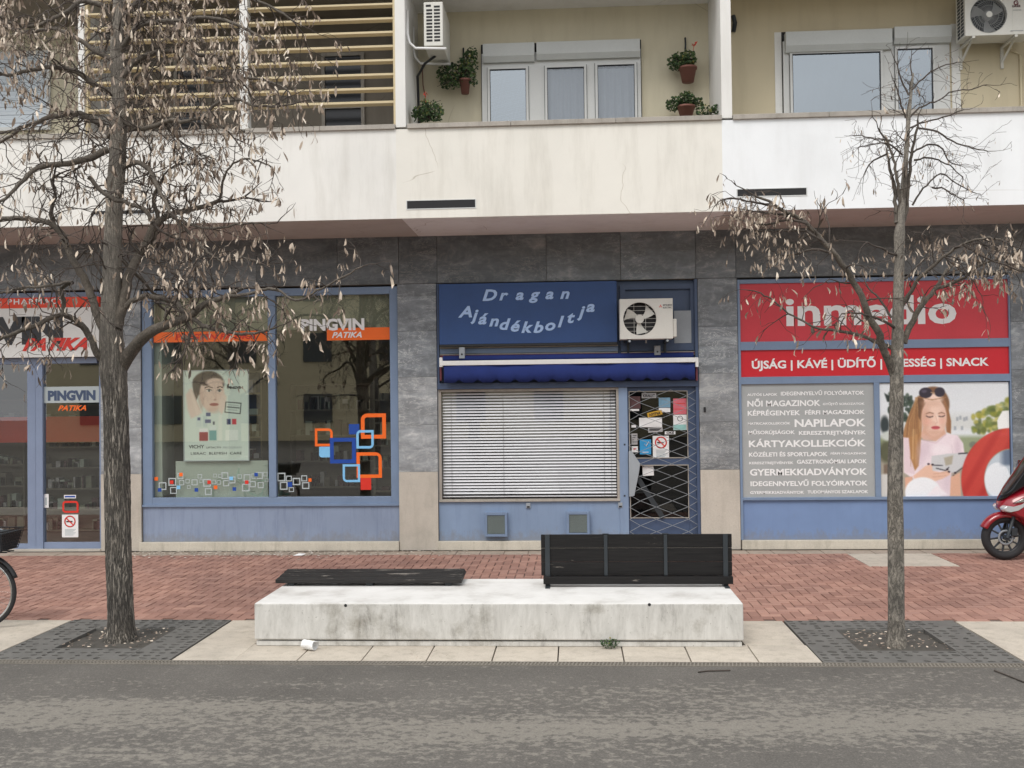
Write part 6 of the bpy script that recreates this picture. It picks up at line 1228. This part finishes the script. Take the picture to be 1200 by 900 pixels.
MB().puff(Qs([(1169.5,587),(1176,575),(1188,558),(1201,539),(1212,524),(1219,520),(1216,540),(1208,560),(1192,575),(1178,583)]),SCY,.165,.25,5).build('windscreen','black_gloss',sct)
for s_ in (-1,1): MB().puff(Qs([(1168,594),(1171,591),(1180,592),(1191,589),(1199,584),(1196,591),(1187,597),(1176,599.5),(1170,598)]),SCY+s_*.115,.082,.12,3).build('headlight','lens',sct)
for s_ in (-1,1): MB().puff(Qs([(1180,588),(1190,583),(1204,578),(1212,577),(1204,582),(1192,587)]),SCY+s_*.175,.03,.1,2).build('chrome_strip','chrome',sct)
bx=wc[0]
def lp(pts): return [(bx+a,b) for a,b in pts]
MB().puff(lp([(.42,.30),(.50,.22),(1.0,.22),(1.05,.34),(.98,.44),(.75,.36),(.55,.36)]),SCY,.19,.12,4).build('floor_body','scooter_red',sct)
MB().puff(lp([(.80,.36),(.95,.58),(1.2,.66),(1.6,.80),(1.78,.84),(1.74,.70),(1.5,.55),(1.25,.42),(1.0,.32)]),SCY,.17,.15,4).build('rear_body','scooter_red',sct)
MB().puff(lp([(.72,.62),(.85,.74),(1.05,.75),(1.2,.82),(1.6,.88),(1.62,.82),(1.25,.68),(.95,.60),(.78,.55)]),SCY,.15,.15,4).build('seat','black_plastic',sct)
MB().puff(lp([(.95,.18),(1.35,.2),(1.45,.32),(1.3,.38),(1.0,.34)]),SCY+.08,.10,.15,3).build('engine_case','bench_metal',sct)
MB().tube([(bx+1.0,SCY-.17,.22),(bx+1.3,SCY-.19,.26),(bx+1.62,SCY-.2,.36)],[.03,.05,.055],12).build('exhaust','bench_metal',sct)
mb=MB(); mb.tube([(bx+.24,SCY,.8),(bx+.34,SCY,1.0)],.025,8); mb.tube([(bx+.46,SCY-.34,1.0),(bx+.36,SCY-.15,1.03),(bx+.34,SCY,1.0),(bx+.36,SCY+.15,1.03),(bx+.46,SCY+.34,1.0)],.015,8); mb.build('handlebar','black_plastic',sct)
for s_ in (-1,1): m_=MB().tube([(bx+.38,SCY+s_*.2,1.03),(bx+.34,SCY+s_*.28,1.18)],.007,6).build('mirror','black_plastic',sct); MB().puff(lp([(.30,1.15),(.33,1.25),(.38,1.25),(.38,1.15)]),SCY+s_*.30,.07,.2,2).build('mirror_glass','black_gloss',m_)
MB().puff(lp([(1.70,.70),(1.72,.80),(1.80,.80),(1.78,.70)]),SCY,.1,.2,2).build('tail_light','red_print',sct); MB().tube([(bx+.75,SCY-.1,.25),(bx+.82,SCY-.24,.012)],.012,6).build('side_stand','bench_metal',sct)
# ================================================================ ACROSS THE STREET (seen only as reflections)
fb=thing('apartment_building','beige apartment block across the street, mirrored in the shop glass','building',(0,-42,0))
box('wall','far_wall',fb,-30,32,-48,-42,0,11); box('roof','dim_wall',fb,-30.3,32.3,-48.3,-41.7,11,11.4)
for i in range(14):
    for j in range(3): x=-28+i*4.3; z=1.0+j*3.4; box('window','far_window',fb,x,x+1.6,-41.98,-41.9,z,z+1.6)
FB_tree_spots=((-8,-26,1.3,.4),(-3.6,-22,1.15,1.9),(1.6,-27,1.35,3.0),(6.5,-24,1.2,5.0),(-13,-24,1.2,2.2))
for k,(x,y,s_,rz) in enumerate(FB_tree_spots):
    T=Tree('street_tree',['reflected bare tree opposite the pharmacy display window','reflected bare tree opposite the middle pillar','reflected bare tree opposite the gift shop','reflected bare tree opposite the newsagent','reflected bare tree opposite the pharmacy entrance'][k],y,(0,0),50+k)
    T.t.location=(x,y,0); ROOT[T.t.name]=Vector((x,y,0)); T.t['group']='bare trees on the far side of the street'; rnd=T.r
    MB().tube([(x,y,-.05),(x+.05,y,2.2),(x-.05,y,4.5),(x,y,7.5)],[.2*s_,.16*s_,.11*s_,.03],10).build('trunk','bark',T.t)
    for m in range(14):
        z=2.2+m*.36; a=rnd.uniform(0,6.28); L_=(3.0-.12*m)*rnd.uniform(.7,1.1); pts=[Vector((x,y,z))]; d=Vector((math.cos(a),math.sin(a),.7))
        for i in range(7): d=(d+Vector((rnd.gauss(0,.15),rnd.gauss(0,.15),rnd.gauss(0,.1)-.05))).normalized(); pts.append(pts[-1]+d*L_/7); T.twig(pts[-1],d+Vector((rnd.gauss(0,.8),rnd.gauss(0,.8),rnd.gauss(0,.6))),.9,.014,1,.05,.3,2)
        T.tw.tube(pts,[.06*(1-.11*i) for i in range(8)],5,False)
    tag(T.tw.build('branches','twig',T.t),kind='stuff')
print('tris ~',sum(len(o.data.polygons) for o in bpy.data.objects if o.type=='MESH'),'objects',len(bpy.data.objects))
